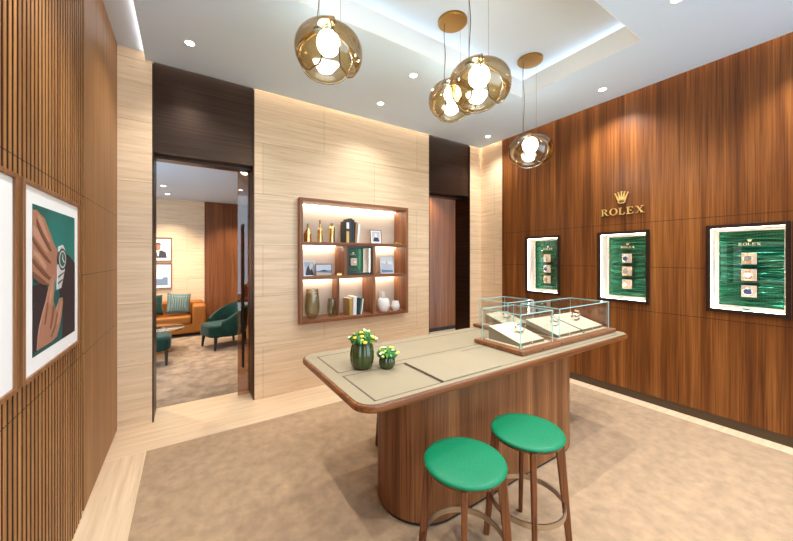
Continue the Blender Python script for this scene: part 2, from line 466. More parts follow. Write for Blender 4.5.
# lettering: each glyph is a list of convex-ish strokes in a box of height 1
def glyphs(word):
    t, h = 0.13, 0.07     # thick and thin strokes
    G = {}
    def rect(x0, x1, y0, y1): return [(x0, y0), (x1, y0), (x1, y1), (x0, y1)]
    def ring(cx, cy, rx, ry, tx, ty, a0=0, a1=2*PI, n=20):
        out = []
        for k in range(n):
            a, b = a0+(a1-a0)*k/n, a0+(a1-a0)*(k+1)/n
            out.append([(cx+rx*math.cos(a), cy+ry*math.sin(a)), (cx+rx*math.cos(b), cy+ry*math.sin(b)),
                        (cx+(rx-tx)*math.cos(b), cy+(ry-ty)*math.sin(b)), (cx+(rx-tx)*math.cos(a), cy+(ry-ty)*math.sin(a))])
        return out
    G['R'] = (0.86, [rect(0.10, 0.10+t, 0, 1), rect(0, 0.34, 0, h), rect(0, 0.40, 1-h, 1), rect(0.2, 0.42, 0.46, 0.46+h)]
              + ring(0.40, 0.73, 0.29, 0.27, t, h, -PI/2, PI/2, 10)
              + [[(0.36, 0.50), (0.50, 0.50), (0.80, 0.0), (0.64, 0.0)], rect(0.62, 0.90, 0, h)])
    G['O'] = (1.02, ring(0.52, 0.5, 0.48, 0.52, t*1.1, h))
    G['L'] = (0.80, [rect(0.10, 0.10+t, 0, 1), rect(0, 0.34, 1-h, 1), rect(0, 0.72, 0, h), rect(0.66, 0.72, 0, 0.28)])
    G['E'] = (0.82, [rect(0.10, 0.10+t, 0, 1), rect(0, 0.70, 1-h, 1), rect(0, 0.74, 0, h), rect(0.2, 0.52, 0.47, 0.47+h),
                     rect(0.64, 0.70, 0.76, 1), rect(0.68, 0.74, 0, 0.26), rect(0.47, 0.52, 0.38, 0.63)])
    G['X'] = (0.98, [[(0.08, 1), (0.25, 1), (0.90, 0), (0.73, 0)], [(0.76, 1), (0.84, 1), (0.20, 0), (0.12, 0)],
                     rect(0.0, 0.34, 1-h, 1), rect(0.64, 0.94, 1-h, 1), rect(0.02, 0.32, 0, h), rect(0.62, 0.98, 0, h)])
    out, x = [], 0.0
    for c in word:
        w, st = G[c]
        out.append([[(p[0]+x, p[1]) for p in q] for q in st]); x += w+0.14
    return out, x-0.14
def crown(mb, fn, cx, z0, w, h, d0, d1):
    """five-pointed coronet: tapering points with balls, standing on an oval band"""
    for k in range(5):
        a = (k-2)/2.0
        bx = cx+a*w*0.16; tx = cx+a*w*0.45; tz = z0+h*(0.90-0.10*a*a)
        bw = w*0.085; tw = w*0.022
        mb.prism([(bx-bw, z0+h*0.16), (bx+bw, z0+h*0.16), (tx+tw, tz), (tx-tw, tz)], fn, d0, d1)
        mb.prism([(tx+w*0.055*math.cos(q*PI/5), tz+w*0.055*math.sin(q*PI/5)) for q in range(10)], fn, d0, d1)
    n = 16
    for k in range(n):
        a, b = 2*PI*k/n, 2*PI*(k+1)/n
        R = lambda q, s: (cx+w*0.27*s*math.cos(q), z0+h*0.13+h*0.13*(s if s == 1 else s*0.62)*math.sin(q))
        mb.prism([R(a, 1), R(b, 1), R(b, 0.72), R(a, 0.72)], fn, d0, d1)
def word_strokes(mb, word, fn, u0, v0, width, height, d0, d1):
    gl, tot = glyphs(word)
    for g in gl:
        for q in g:
            mb.prism([(u0+p[0]/tot*width, v0+p[1]*height) for p in q], fn, d0, d1)

# ------------------------------------------------------------------ the room
XL, YB, XR, XT, ZC = -0.561, 4.05, 4.42, 4.435, 3.604
YF = -2.6           # front end left open behind the viewer, added to let fill light in
D1 = (-0.294, 0.657); D2 = (3.24, 4.16); YD = 4.41; ZD = 2.725
BX0, BX1, BY1, ZB = -3.0, 2.2, 8.7, 2.95   # room beyond the left doorway

mb = MB(); mb.box(XL-0.3, 6.0, YF, YD, -0.1, 0.0)
struct(mb.build('floor', M['floor_stone']))
mb = MB(); mb.box(XL-0.02, -0.289, YF, 3.462, 0.0, 0.003)
struct(mb.build('trim_2', M['floor_stone_y']))
# carpet laid between the stone borders
c = MB().box(-0.289, 4.24, YF, 3.462, 0.0, 0.007).build('carpet', M['carpet'])
tag(c, 'tan mottled carpet under the display table, edged with pale stone', 'carpet')

# back wall: boxes around the doorways and the shelf niche
SX0, SX1, SZ0, SZ1, SY0, SY1 = 1.156, 2.776, 0.831, 2.396, 3.96, 4.29
mb = MB()
ZW = ZC+0.35
mb.box(XL-0.2, D1[0], YB, YD, 0, ZW)
mb.box(D1[1], SX0+0.012, YB, YD, 0, ZW)
mb.box(SX1-0.012, D2[0], YB, YD, 0, ZW)
mb.box(SX0+0.012, SX1-0.012, YB, YD, 0, SZ0+0.012)
mb.box(SX0+0.012, SX1-0.012, YB, YD, SZ1-0.012, ZW)
mb.box(SX0+0.012, SX1-0.012, SY1+0.014, YD, SZ0+0.012, SZ1-0.012)
mb.box(D2[1], 4.80, YB, YD, 0, ZW)
mb.box(D1[0], D1[1], YB+0.12, YD, ZD+0.12, ZW)
mb.box(D2[0], D2[1], YB+0.12, YD, ZD+0.12, ZW)
struct(mb.build('wall_back', M['stone_x']))
# skirting stones, a finger thick
mb = MB()
mb.box(XL, D1[0], YB-0.006, YB, 0, 0.075); mb.box(D1[1], D2[0], YB-0.006, YB, 0, 0.075); mb.box(D2[1], XT, YB-0.006, YB, 0, 0.075)
struct(mb.build('baseboard_back', M['stone_x']))

# left wall: slats on a dark backing, then plain veneer panels
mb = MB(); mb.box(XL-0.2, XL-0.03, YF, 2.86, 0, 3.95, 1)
y = YF+0.01
while y < 2.83:
    mb.box(XL-0.03, XL-0.002, y, y+0.024, 0.0, 3.95, 1); mb.box(XL-0.002, XL, y, y+0.024, 0.0, 3.95, 0); y += 0.0427  # slat sides coloured dark to stand in for shade in the gaps
o = struct(mb.build('wall_left', [M['slat_wood'], M['slat_back_shade']]))
mb = MB(); mb.box(XL-0.2, XL, 2.862, YB, 0.012, 3.95)
struct(mb.build('wall_left_panel', M['panel_wood']))

# right wall: veneer with three openings for the watch windows, travertine return at the corner
WINS = (2.848, 1.797, 0.767); WW, WZ0, WZ1 = 0.277, 1.116, 1.974
YS = 3.574
mb = MB()
mb.box(XR, XR+0.3, YF, YS, 0.085, WZ0+0.02); mb.box(XR, XR+0.3, YF, YS, WZ1-0.02, ZC+0.35)
edges = [YF] + [e for wc in sorted(WINS) for e in (wc-WW+0.02, wc+WW-0.02)] + [YS]
for a, b in zip(edges[::2], edges[1::2]): mb.box(XR, XR+0.3, a, b, WZ0+0.02, WZ1-0.02)
struct(mb.build('wall_right', M['wall_wood']))
struct(MB().box(XT, XT+0.3, YS+0.001, YB, 0, ZC+0.35).build('wall_right_return', M['stone_y']))
struct(MB().box(XR-0.008, XR+0.05, YF, YS, 0.0, 0.085).build('baseboard_right', M['plinth']))

# ceiling: grey plane with a raised tray and a raised slot along the slatted wall
TX0, TX1, TY0, TY1, TZ = -0.30+0.75, 3.42, 1.237, 2.47, 3.86
TX0 = 0.25
CX0 = -0.34
mb = MB()
T = 0.18
mb.box(CX0, TX0, YF, YB-0.03, ZC, ZC+T); mb.box(TX1, XR-0.03, YF, YB-0.03, ZC, ZC+T)
mb.box(TX0, TX1, TY1, YB-0.03, ZC, ZC+T); mb.box(CX0-0.05, 4.8, YB-0.06, YB+0.05, ZC+T, ZC+T+0.05); mb.box(XR-0.06, 4.8, YF, YB-0.06, ZC+T, ZC+T+0.05); mb.box(TX0, TX1, YF, TY0, ZC, ZC+T)
struct(mb.build('ceiling', M['ceiling']))
mb = MB()
mb.box(TX0-0.30, TX1+0.30, TY0-0.30, TY1+0.30, TZ+0.02, TZ+0.08)
mb.box(TX0-0.30, TX0-0.26, TY0-0.3, TY1+0.3, ZC+T, TZ+0.02); mb.box(TX1+0.26, TX1+0.30, TY0-0.3, TY1+0.3, ZC+T, TZ+0.02)
mb.box(TX0-0.26, TX1+0.26, TY0-0.30, TY0-0.26, ZC+T, TZ+0.02); mb.box(TX0-0.26, TX1+0.26, TY1+0.26, TY1+0.30, ZC+T, TZ+0.02)
struct(mb.build('ceiling_tray', M['tray']))
mb = MB()   # white upstand around the tray mouth
for a in ((TX0-0.004, TX0+0.004, TY0, TY1), (TX1-0.004, TX1+0.004, TY0, TY1), (TX0, TX1, TY0-0.004, TY0+0.004), (TX0, TX1, TY1-0.004, TY1+0.004)):
    mb.box(*a, ZC-0.001, ZC+T+0.02)
struct(mb.build('trim_3', M['white_trim']))
struct(MB().box(XL-0.2, CX0+0.04, YF, YB, 3.69, 3.74).build('ceiling_slot', M['tray']))
mb = MB(); mb.box(CX0-0.004, CX0, YF, YB, ZC-0.001, 3.69); struct(mb.build('trim_4', M['tray']))
mb = MB()
e = 0.10
mb.box(TX0-e-0.03, TX0-e, TY0-e, TY1+e, ZC+T+0.002, ZC+T+0.014); mb.box(TX1+e, TX1+e+0.03, TY0-e, TY1+e, ZC+T+0.002, ZC+T+0.014)
mb.box(TX0-e, TX1+e, TY0-e-0.03, TY0-e, ZC+T+0.002, ZC+T+0.014); mb.box(TX0-e, TX1+e, TY1+e, TY1+e+0.03, ZC+T+0.002, ZC+T+0.014)
struct(mb.build('led_strip_tray', M['led_cove']))  # hidden LED strip that lights the ceiling tray
struct(MB().box(CX0-0.014, CX0-0.006, YF+0.5, YB-0.02, 3.66, 3.668).build('led_strip_slot', M['led_slot']))  # LED strip inside the slot by the slatted wall

struct(MB().box(XR-0.028, XR-0.016, YF+0.3, YB-0.06, ZC+T-0.03, ZC+T-0.018).build('led_strip_right', M['led_wash']))  # hidden LED strip washing the top of the right wall
struct(MB().box(CX0+0.02, XR-0.05, YB-0.028, YB-0.016, ZC+T-0.03, ZC+T-0.018).build('led_strip_back', M['led_wash']))  # hidden LED strip washing the top of the back wall

# ------------------------------------------------------------------ doorways
def doorway(name, x0, x1):
    r = struct(empty(name, (x0, YB, 0)))
    w = x1-x0
    g = 0.010
    MB().box(g, w-g, 0.02, 0.12, ZD, ZC+0.2).build('header_panel', M['bronze'], r)
    mb = MB()
    mb.box(0, 0.012, 0.0, YD-YB, 0, ZC+0.0); mb.box(w-0.012, w, 0.0, YD-YB, 0, ZC+0.0)
    mb.build('jamb_lining', M['bronze'], r)
    mb = MB()
    mb.box(0.012, w-0.012, 0.16, 0.30, ZD-0.03, ZD+0.12); mb.box(0.012, w-0.012, 0.12, YD-YB, ZD+0.0, ZD+0.12)
    mb.build('door_head', M['bronze'], r)
    return r
d1 = doorway('door_1', *D1)
d2 = doorway('door_2', *D2)
# sliding glass leaf, pushed back to the right of the first doorway
lf = MB().box(0.80, 0.936, 0.205, 0.217, 0.01, ZD-0.03).build('glass_leaf', M['bronze_glass'], d1)
mb = MB(); mb.tube([(0.853, 0.17, 0.35), (0.853, 0.17, 2.05)], 0.015, 10)
mb.tube([(0.853, 0.17, 0.6), (0.853, 0.206, 0.6)], 0.009, 8); mb.tube([(0.853, 0.17, 1.8), (0.853, 0.206, 1.8)], 0.009, 8)
h = mb.build('handle', M['bronze'], lf, smooth=True)

# ------------------------------------------------------------------ room beyond the left doorway, and the passage beyond the right one
struct(MB().box(BX0, 6.2, YD, BY1, -0.1, 0.0).build('floor_beyond', M['floor_stone']))
c = MB().box(BX0, BX1, YD, BY1, 0.0, 0.006).build('lounge_carpet', M['carpet_far'])
tag(c, 'taupe patterned carpet of the lounge beyond the glass doorway', 'carpet')
struct(MB().box(BX0, 0.339, BY1, BY1+0.2, 0, 3.2).build('wall_lounge_back', M['stone_far']))
struct(MB().box(0.341, BX1, BY1-0.02, BY1+0.2, 0, 3.2).build('wall_lounge_wood', M['far_wood']))
struct(MB().box(BX1, BX1+0.15, YD, BY1, 0, 3.2).build('wall_lounge_right', M['far_wood']))
struct(MB().box(BX0-0.15, BX0, YD, BY1, 0, 3.2).build('wall_lounge_left', M['stone_y']))
struct(MB().box(BX0, BX1+0.15, YD+0.001, BY1, ZB, ZB+0.1).build('ceiling_lounge', M['ceiling']))
struct(MB().box(BX1+0.15, 6.2, YD+0.001, 5.8, 3.35, 3.45).build('ceiling_passage', M['ceiling']))
struct(MB().box(BX1+0.151, BX1+0.2, YD, 5.62, 0.0, 3.35).build('wall_passage_left', M['far_wood']))
struct(MB().box(BX1+0.15, 6.2, 5.62, 5.8, 0.08, 3.35).build('wall_passage_wood', M['far_wood']))
struct(MB().box(BX1+0.15, 6.2, 5.61, 5.8, 0.0, 0.08).build('baseboard_passage', M['black']))
struct(MB().box(6.05, 6.2, YD, 5.62, 0, 3.35).build('wall_passage_end', M['far_wood']))

# ------------------------------------------------------------------ recessed downlights
def downlight():
    r = thing('downlight', '', 'ceiling light', (0, 0, ZC), 0, 'recessed ceiling downlights')
    MB().lathe([(0.034, -0.001), (0.046, -0.004), (0.050, 0.0), (0.034, 0.0)], 24).build('trim_ring', M['white_trim'], r, smooth=True)
    MB().lathe([(0, -0.0015), (0.036, -0.0015), (0.036, 0.0)], 24).build('lens', M['lens'], r)
    return r
DL = downlight()
spots = [((0.02, 3.49), 'round downlight in the ceiling above the lounge doorway', 0.6),
         ((2.035, 2.807), 'round downlight between the pendants and the shelf wall, nearer the tray', 1.0),
         ((2.054, 3.543), 'round downlight in the ceiling just in front of the wall shelf', 0.5),
         ((4.064, 3.565), 'round downlight in the far ceiling corner by the stone return', 0.6),
         ((4.045, 1.848), 'round downlight close to the walnut wall, beside the tray corner', 1.2),
         ((3.106, 0.894), 'round downlight cut by the top edge of the picture above the walnut wall', 1.4)]
unseen = [((0.05, 1.85), 1.0), ((0.9, 0.45), 1.0), ((2.05, 0.25), 1.0), ((4.05, 0.2), 1.0), ((0.05, 0.2), 1.0), ((2.05, -1.3), 0.8), ((3.8, -1.3), 0.8), ((0.3, -1.3), 0.8)]
for i, (p, lab, k) in enumerate(spots):
    o = DL if i == 0 else dup(DL, (0, 0, 0))
    o.location = (p[0], p[1], ZC); o['label'] = lab
    spot('downlight_beam', (p[0], p[1], ZC-0.02), SPOT_W*k, 125, 1.0)
for p, k in unseen:
    spot('downlight_beam', (p[0], p[1], ZC-0.02), SPOT_W*k)
fars = [((-0.334, 8.05), 'far one of the two round downlights at left in the lounge ceiling'), ((-0.358, 7.19), 'near one of the two round downlights at left in the lounge ceiling'),
        ((0.86, 6.82), 'round downlight in the lounge ceiling above the green armchair')]
for p, lab in fars:
    o = dup(DL, (p[0], p[1], ZB), lab, None, 'lounge ceiling downlights')
    spot('lounge_beam', (p[0], p[1], ZB-0.03), 55, color=WARM)
for p in ((-0.3, 7.75), (0.9, 8.0), (-1.3, 7.9), (1.2, 5.4), (-0.9, 5.3)):
    spot('lounge_beam', (p[0], p[1], ZB-0.03), 55, color=WARM)
for p in ((3.3, 5.25), (4.4, 5.25)): spot('passage_beam', (p[0], p[1], 3.3), 48, color=WARM)

# ------------------------------------------------------------------ wall shelf
sh = thing('wall_shelf', 'lit walnut shelf unit set into the travertine wall', 'shelf', (SX0, SY0, SZ0))
def shb(name, x0, x1, z0, z1, y0=0.0, y1=SY1-SY0, m='shelf_wood', mb=0.0015):
    return MB().box(x0-SX0, x1-SX0, y0, y1, z0-SZ0, z1-SZ0).build(name, M[m], sh, bevel=mb)
shb('side_panel', SX0, SX0+0.04, SZ0, SZ1, m='shelf_wood_v'); shb('side_panel', SX1-0.04, SX1, SZ0, SZ1, m='shelf_wood_v')
shb('top_board', SX0+0.04, SX1-0.04, SZ1-0.04, SZ1); shb('bottom_board', SX0+0.04, SX1-0.04, SZ0, SZ0+0.04)
B1, B2 = (1.813, 1.853), (1.378, 1.418)
shb('shelf_board', SX0+0.04, SX1-0.04, *B1); shb('shelf_board', SX0+0.04, SX1-0.04, *B2)
V = (1.745, 1.785), (2.177, 2.217)
shb('divider', *V[0], B2[1], B1[0], m='shelf_wood_v'); shb('divider', *V[1], B2[1], B1[0], m='shelf_wood_v')
shb('divider', *V[1], SZ0+0.04, B2[0], m='shelf_wood_v'); shb('divider', 1.705, 1.73, SZ0+0.04, B2[0], y0=0.13, m='shelf_wood_v')
shb('back_panel', SX0+0.01, SX1-0.01, SZ0+0.01, SZ1-0.01, y0=SY1-SY0, y1=SY1-SY0+0.012, m='shelf_back')
yb = SY1-SY0
for x0, x1, zt in ((SX0+0.05, SX1-0.05, SZ1-0.04), (SX0+0.05, V[0][0]-0.01, B1[0]), (V[1][1]+0.01, SX1-0.05, B1[0]),
                   (SX0+0.05, 1.70, B2[0]), (1.735, V[1][0]-0.01, B2[0]), (V[1][1]+0.01, SX1-0.05, B2[0])):
    MB().box(x0-SX0, x1-SX0, yb-0.055, yb-0.010, zt-0.0035-SZ0, zt-0.0003-SZ0).build('light_strip', M['led_warm'], sh)

# --- things on the shelf
def bottle(name, x, z, h, r, label, kind):
    r0 = thing(name, label, 'bottle', (x, 4.10, z), 0, 'gold bottles on the top shelf')
    if kind == 0: prof = [(0, 0), (r, 0), (r, h*0.42), (r*0.95, h*0.47), (r*0.22, h*0.74), (r*0.2, h*0.78), (0, h*0.78)]
    elif kind == 1: prof = [(0, 0), (r, 0), (r, h*0.50), (r*0.8, h*0.58), (r*0.34, h*0.64), (r*0.28, h*0.80), (0, h*0.80)]
    else: prof = [(0, 0), (r, 0), (r, h*0.74), (r*0.8, h*0.82), (r*0.45, h*0.86), (r*0.42, h*0.90), (0, h*0.90)]
    zc = prof[-1][1]; rc = prof[-2][0]
    MB().lathe(prof, 24).build('bottle_body', M['gold'], r0, smooth=True)
    MB().lathe([(0, zc), (rc*1.25, zc), (rc*1.25, h*0.985), (rc, h), (0, h)], 16).build('stopper', M['brass'], r0, smooth=True)
bottle('gold_bottle', 1.30, B1[1], 0.235, 0.052, 'squat gold bottle with a sloping neck, first from the shelf\'s left end', 0)
bottle('gold_bottle', 1.462, B1[1], 0.295, 0.037, 'tallest gold bottle, long thin neck, between the other two', 1)
bottle('gold_bottle', 1.624, B1[1], 0.26, 0.041, 'straight gold bottle with short neck, nearest the books', 2)

def book(name, x, z, w, h, d, m, label, lean=0.0, y=4.03, group='books on the top shelf', band=None):
    r0 = thing(name, label, 'book', (x, y, z), 0, group)
    R = Matrix.Rotation(lean, 4, 'Y')
    MB().box(0, w, 0, d, 0, h).xform(R).build('cover', M[m], r0, bevel=0.002)
    MB().box(w*0.12, w*0.88, 0.006, d+0.002, 0.003, h+0.0005).xform(R).build('pages', M['paper'], r0)
    if band:
        for q in band: MB().box(0.002, w-0.002, -0.0012, 0.0, h*q[0], h*q[1]).xform(R).build('spine_label', M[q[2]], r0)
    return r0
book('coffee_table_book', 1.800, B1[1], 0.042, 0.30, 0.20, 'cover_black', 'thick black and gold book, its upper spine marked white', 0, 4.02, band=((0.0, 0.52, 'cover_gold'), (0.64, 0.92, 'cover_white')))
book('coffee_table_book', 1.846, B1[1], 0.048, 0.335, 0.20, 'cover_black', 'tallest plain black book on the top shelf')
book('coffee_table_book', 1.897, B1[1], 0.026, 0.32, 0.20, 'cover_black', 'slim black book between the tallest book and brown book', 0.0)
book('coffee_table_book', 1.932, B1[1], 0.024, 0.29, 0.19, 'cover_brown', 'slim tan-brown book leaning on the top shelf', 0.05)
book('coffee_table_book', 1.962, B1[1], 0.030, 0.27, 0.19, 'cover_white', 'white book at the frame end of the top shelf row', 0.08)
book('standing_book', 1.846, SZ0+0.04, 0.05, 0.225, 0.20, 'cover_gold', 'gold-spined book at the left of the bottom row', 0.0, 4.02, 'books on the bottom shelf')
book('standing_book', 1.898, SZ0+0.04, 0.052, 0.25, 0.20, 'cover_white', 'thick white book in the bottom row', 0.03, 4.02, 'books on the bottom shelf')
book('standing_book', 1.956, SZ0+0.04, 0.026, 0.235, 0.20, 'navy', 'navy book leaning in the bottom row', 0.10, 4.02, 'books on the bottom shelf')
book('standing_book', 1.988, SZ0+0.04, 0.024, 0.23, 0.20, 'cover_green', 'dark green book leaning at the right end of bottom row', 0.12, 4.02, 'books on the bottom shelf')
book('standing_book', 2.016, SZ0+0.04, 0.018, 0.215, 0.19, 'cover_white', 'thin white book leaning against the green one', 0.14, 4.02, 'books on the bottom shelf')

def photo_frame(x, y, z, w, h, m, label, art, tilt=0.14, rz=0.0, bw=0.012):
    r0 = thing('photo_frame', label, 'picture frame', (x, y, z), rz)
    R = Matrix.Rotation(-tilt, 4, 'X')
    mb = MB()
    mb.box(-w/2, w/2, 0, 0.012, 0, bw); mb.box(-w/2, w/2, 0, 0.012, h-bw, h)
    mb.box(-w/2, -w/2+bw, 0, 0.012, bw, h-bw); mb.box(w/2-bw, w/2, 0, 0.012, bw, h-bw)
    mb.xform(R); mb.build('frame', M[m], r0)
    mb = MB(); mats = []
    mb.box(-w/2+bw, w/2-bw, 0.004, 0.010, bw, h-bw, 0)
    iw, ih = w-2*bw, h-2*bw
    mats.append(M[art[0]])
    for i, (mm, poly) in enumerate(art[1:]):
        mats.append(M[mm]); q = 0.0035-0.0004*i
        mb.prism([(-iw/2+u*iw, bw+v*ih) for u, v in poly], lambda u, v, w_: (u, w_, v), q, q+0.001, i+1)
    mb.xform(R); mb.build('photograph', mats, r0)
    MB().box(-0.015, 0.015, 0.012, 0.016, 0, h*0.72).xform(Matrix.Rotation(-tilt-0.0, 4, 'X')).build('backing', M['cover_black'], r0)
    MB().hull8([(-0.02, 0.07, 0.0), (0.02, 0.07, 0.0), (0.02, 0.074, 0.0), (-0.02, 0.074, 0.0)],
               [(-0.02, 0.012+h*0.6*math.sin(tilt), h*0.6), (0.02, 0.012+h*0.6*math.sin(tilt), h*0.6), (0.02, 0.016+h*0.6*math.sin(tilt), h*0.6), (-0.02, 0.016+h*0.6*math.sin(tilt), h*0.6)]).build('strut', M['cover_black'], r0)
    return r0
circ = lambda cx, cy, rx, ry, n=14: [(cx+rx*math.cos(2*PI*k/n), cy+ry*math.sin(2*PI*k/n)) for k in range(n)]
photo_frame(2.30, 4.08, B1[1], 0.185, 0.205, 'rose_frame', 'small framed monochrome portrait standing on the top shelf',
            ['print_white', ('print_grey', [(0.12, 0.14), (0.88, 0.14), (0.88, 0.9), (0.12, 0.9)]), ('print_dark', [(0.2, 0.14), (0.82, 0.14), (0.72, 0.42), (0.5, 0.5), (0.3, 0.42)]), ('print_white', circ(0.5, 0.62, 0.13, 0.17))], bw=0.009)
photo_frame(1.335, 4.13, B2[1], 0.150, 0.195, 'silver', 'upright grey photograph leaning behind the landscape frame on middle shelf',
            ['print_grey', ('print_dark', [(0.1, 0), (0.9, 0), (0.75, 0.5), (0.6, 0.35), (0.4, 0.75), (0.2, 0.4)]), ('print_white', [(0.55, 0.55), (0.9, 0.6), (0.9, 0.85), (0.6, 0.9)])], bw=0.008)
photo_frame(1.505, 4.06, B2[1], 0.225, 0.155, 'rose_frame', 'landscape framed seaside photograph on the middle shelf',
            ['print_sky', ('print_sea', [(0, 0), (1, 0), (1, 0.45), (0, 0.4)]), ('print_sand', [(0, 0), (1, 0), (1, 0.18), (0, 0.28)]), ('print_dark', [(0.1, 0.38), (0.5, 0.5), (0.85, 0.4), (0.6, 0.33)])], bw=0.009)
photo_frame(2.48, 4.07, B2[1], 0.235, 0.265, 'silver', 'white framed picture of a crown in the right middle cell',
            ['print_white', ('print_sky', [(0.04, 0.04), (0.96, 0.04), (0.96, 0.5), (0.04, 0.62)]), ('print_sea', [(0.04, 0.04), (0.96, 0.04), (0.96, 0.16), (0.04, 0.22)]),
             ('print_grey', [(0.28, 0.30), (0.72, 0.30), (0.78, 0.55), (0.66, 0.48), (0.5, 0.80), (0.34, 0.48), (0.22, 0.55)])], bw=0.010)
def trinket(x, z, w, label):
    r0 = thing('trinket_box', label, 'box', (x, 4.03, z))
    MB().box(-w/2, w/2, -0.025, 0.025, 0, 0.026).build('box_base', M['gold'], r0, bevel=0.002)
    MB().box(-w/2-0.002, w/2+0.002, -0.027, 0.027, 0.026, 0.036).build('lid', M['brass'], r0, bevel=0.002)
trinket(2.63, B1[1], 0.085, 'small gold box at the right end of the top shelf')
trinket(1.70, B2[1], 0.075, 'small gold box beside the green watch case on middle shelf')

def glass_vase(x, z, h, r, label):
    r0 = thing('smoked_glass_vase', label, 'vase', (x, 4.09, z), 0, 'smoked glass vases on the bottom shelf')
    out = [(0, 0.0), (r*0.50, 0.0), (r*0.74, h*0.07), (r*0.96, h*0.22), (r*1.0, h*0.38), (r*0.92, h*0.7), (r*0.80, h)]
    inn = [(r*0.80-0.005, h), (r*0.92-0.006, h*0.7), (r-0.007, h*0.38), (r*0.94-0.01, h*0.24), (r*0.68, h*0.13), (0, h*0.11)]
    MB().lathe(out+inn, 40).build('vase_body', M['smoke_glass'], r0, smooth=True, angle=60)
    MB().lathe([(r*0.8-0.005, h), (r*0.8+0.001, h), (r*0.8+0.001, h+0.003), (r*0.8-0.005, h+0.003)], 40).build('rim', M['smoke_glass'], r0, smooth=True)
    return r0
glass_vase(1.355, SZ0+0.04, 0.375, 0.095, 'tall smoked olive glass vase in the bottom left cell')
glass_vase(1.622, SZ0+0.04, 0.235, 0.064, 'short smoked olive glass vase beside the taller one')
def ceramic(x, y, z, prof, label, rib=0, amp=0):
    o = MB().lathe(prof, 40, rib=rib, amp=amp).build('ceramic_vase', M['ceramic'], None, smooth=True, loc=(x, y, z), angle=60)
    tag(o, label, 'vase', 'white ceramics on the bottom shelf')
zf = SZ0+0.04
ceramic(2.385, 4.03, zf, [(0, 0), (0.055, 0), (0.082, 0.04), (0.095, 0.10), (0.088, 0.155), (0.066, 0.198), (0.058, 0.2), (0.062, 0.19), (0.06, 0.05), (0, 0.03)], 'rounded white ceramic vase, widest of the three on the bottom shelf')
ceramic(2.46, 4.19, zf, [(0, 0), (0.05, 0), (0.075, 0.06), (0.07, 0.14), (0.046, 0.20), (0.044, 0.27), (0.034, 0.268), (0.034, 0.2), (0, 0.18)], 'tall white ceramic vase behind the rounded white one')
ceramic(2.615, 4.07, zf, [(0, 0), (0.045, 0), (0.062, 0.03), (0.066, 0.075), (0.055, 0.118), (0.052, 0.135), (0.044, 0.134), (0.05, 0.07), (0, 0.02)], 'small white ceramic pot nearest the shelf\'s right side')

# --- watches
def watch(name, label, loc, rot, dial, metal, group, R=0.019, arch=0.030):
    """wristwatch: case facing local +Z, bracelet running along local Y and wrapping under"""
    r0 = thing(name, label, 'watch', loc, 0, group); r0.rotation_euler = rot
    MB().lathe([(0, -0.004), (R*0.9, -0.004), (R, -0.001), (R, 0.003), (R*0.86, 0.0058), (R*0.80, 0.0055), (0, 0.0045)], 28).build('watch_case', M[metal], r0, smooth=True)
    mb = MB(); mb.lathe([(0, 0.0062), (R*0.78, 0.0062), (R*0.78, 0.005), (0, 0.005)], 28); mb.build('dial', M[dial], r0)
    mb = MB(); mb.box(-0.0007, 0.0007, -0.001, R*0.62, 0.0064, 0.0069); mb.box(-0.001, R*0.42, -0.0007, 0.0007, 0.0064, 0.0069)
    mb.build('hands', M['gold'], r0)
    MB().tube([(R, 0, 0.0), (R+0.0035, 0, 0.0)], 0.003, 8).build('crown_button', M[metal], r0)
    mb = MB(); w = R*0.62
    n = 14
    a = arch; b = R*1.35
    pts = []
    for k in range(n+1):
        th = math.radians(58)+(2*PI-2*math.radians(58))*k/n
        pts.append((b*math.sin(th), -a+a*math.cos(th)+0.001))
    for k in range(n):
        (y0, z0), (y1, z1) = pts[k], pts[k+1]
        dy, dz = y1-y0, z1-z0; L = math.hypot(dy, dz); ny, nz = -dz/L*0.002, dy/L*0.002
        q = 0.06
        y0, z0, y1, z1 = y0+dy*q, z0+dz*q, y1-dy*q, z1-dz*q
        mb.prism([(y0+ny, z0+nz), (y1+ny, z1+nz), (y1-ny, z1-nz), (y0-ny, z0-nz)], lambda u, v, w_: (w_, u, v), -w*(1-0.15*math.sin(PI*k/n)), w*(1-0.15*math.sin(PI*k/n)))
    mb.build('bracelet', M[metal], r0)
    return r0

# --- the lit green watch case in the shelf
gx0, gx1, gz0, gz1 = V[0][1]+0.002, V[1][0]-0.002, B2[1], B1[0]-0.002
gb = thing('watch_display_case', 'dark green framed glass case with one watch, in the shelf\'s centre cell', 'display case', ((gx0+gx1)/2, 3.965, gz0))
gw, gh = (gx1-gx0)/2, gz1-gz0
mb = MB(); f = 0.032
mb.box(-gw, -gw+f, 0, 0.03, 0, gh); mb.box(gw-f, gw, 0, 0.03, 0, gh); mb.box(-gw+f, gw-f, 0, 0.03, 0, f); mb.box(-gw+f, gw-f, 0, 0.03, gh-f, gh)
mb.build('frame', M['dark_green'], gb, bevel=0.002)
mb = MB(); D = 0.22
mb.box(-gw+0.004, -gw+0.02, 0.03, D, 0, gh); mb.box(gw-0.02, gw-0.004, 0.03, D, 0, gh); mb.box(-gw+0.02, gw-0.02, 0.03, D, 0, 0.014); mb.box(-gw+0.02, gw-0.02, 0.03, D, gh-0.014, gh)
mb.build('lining', M['lining'], gb)
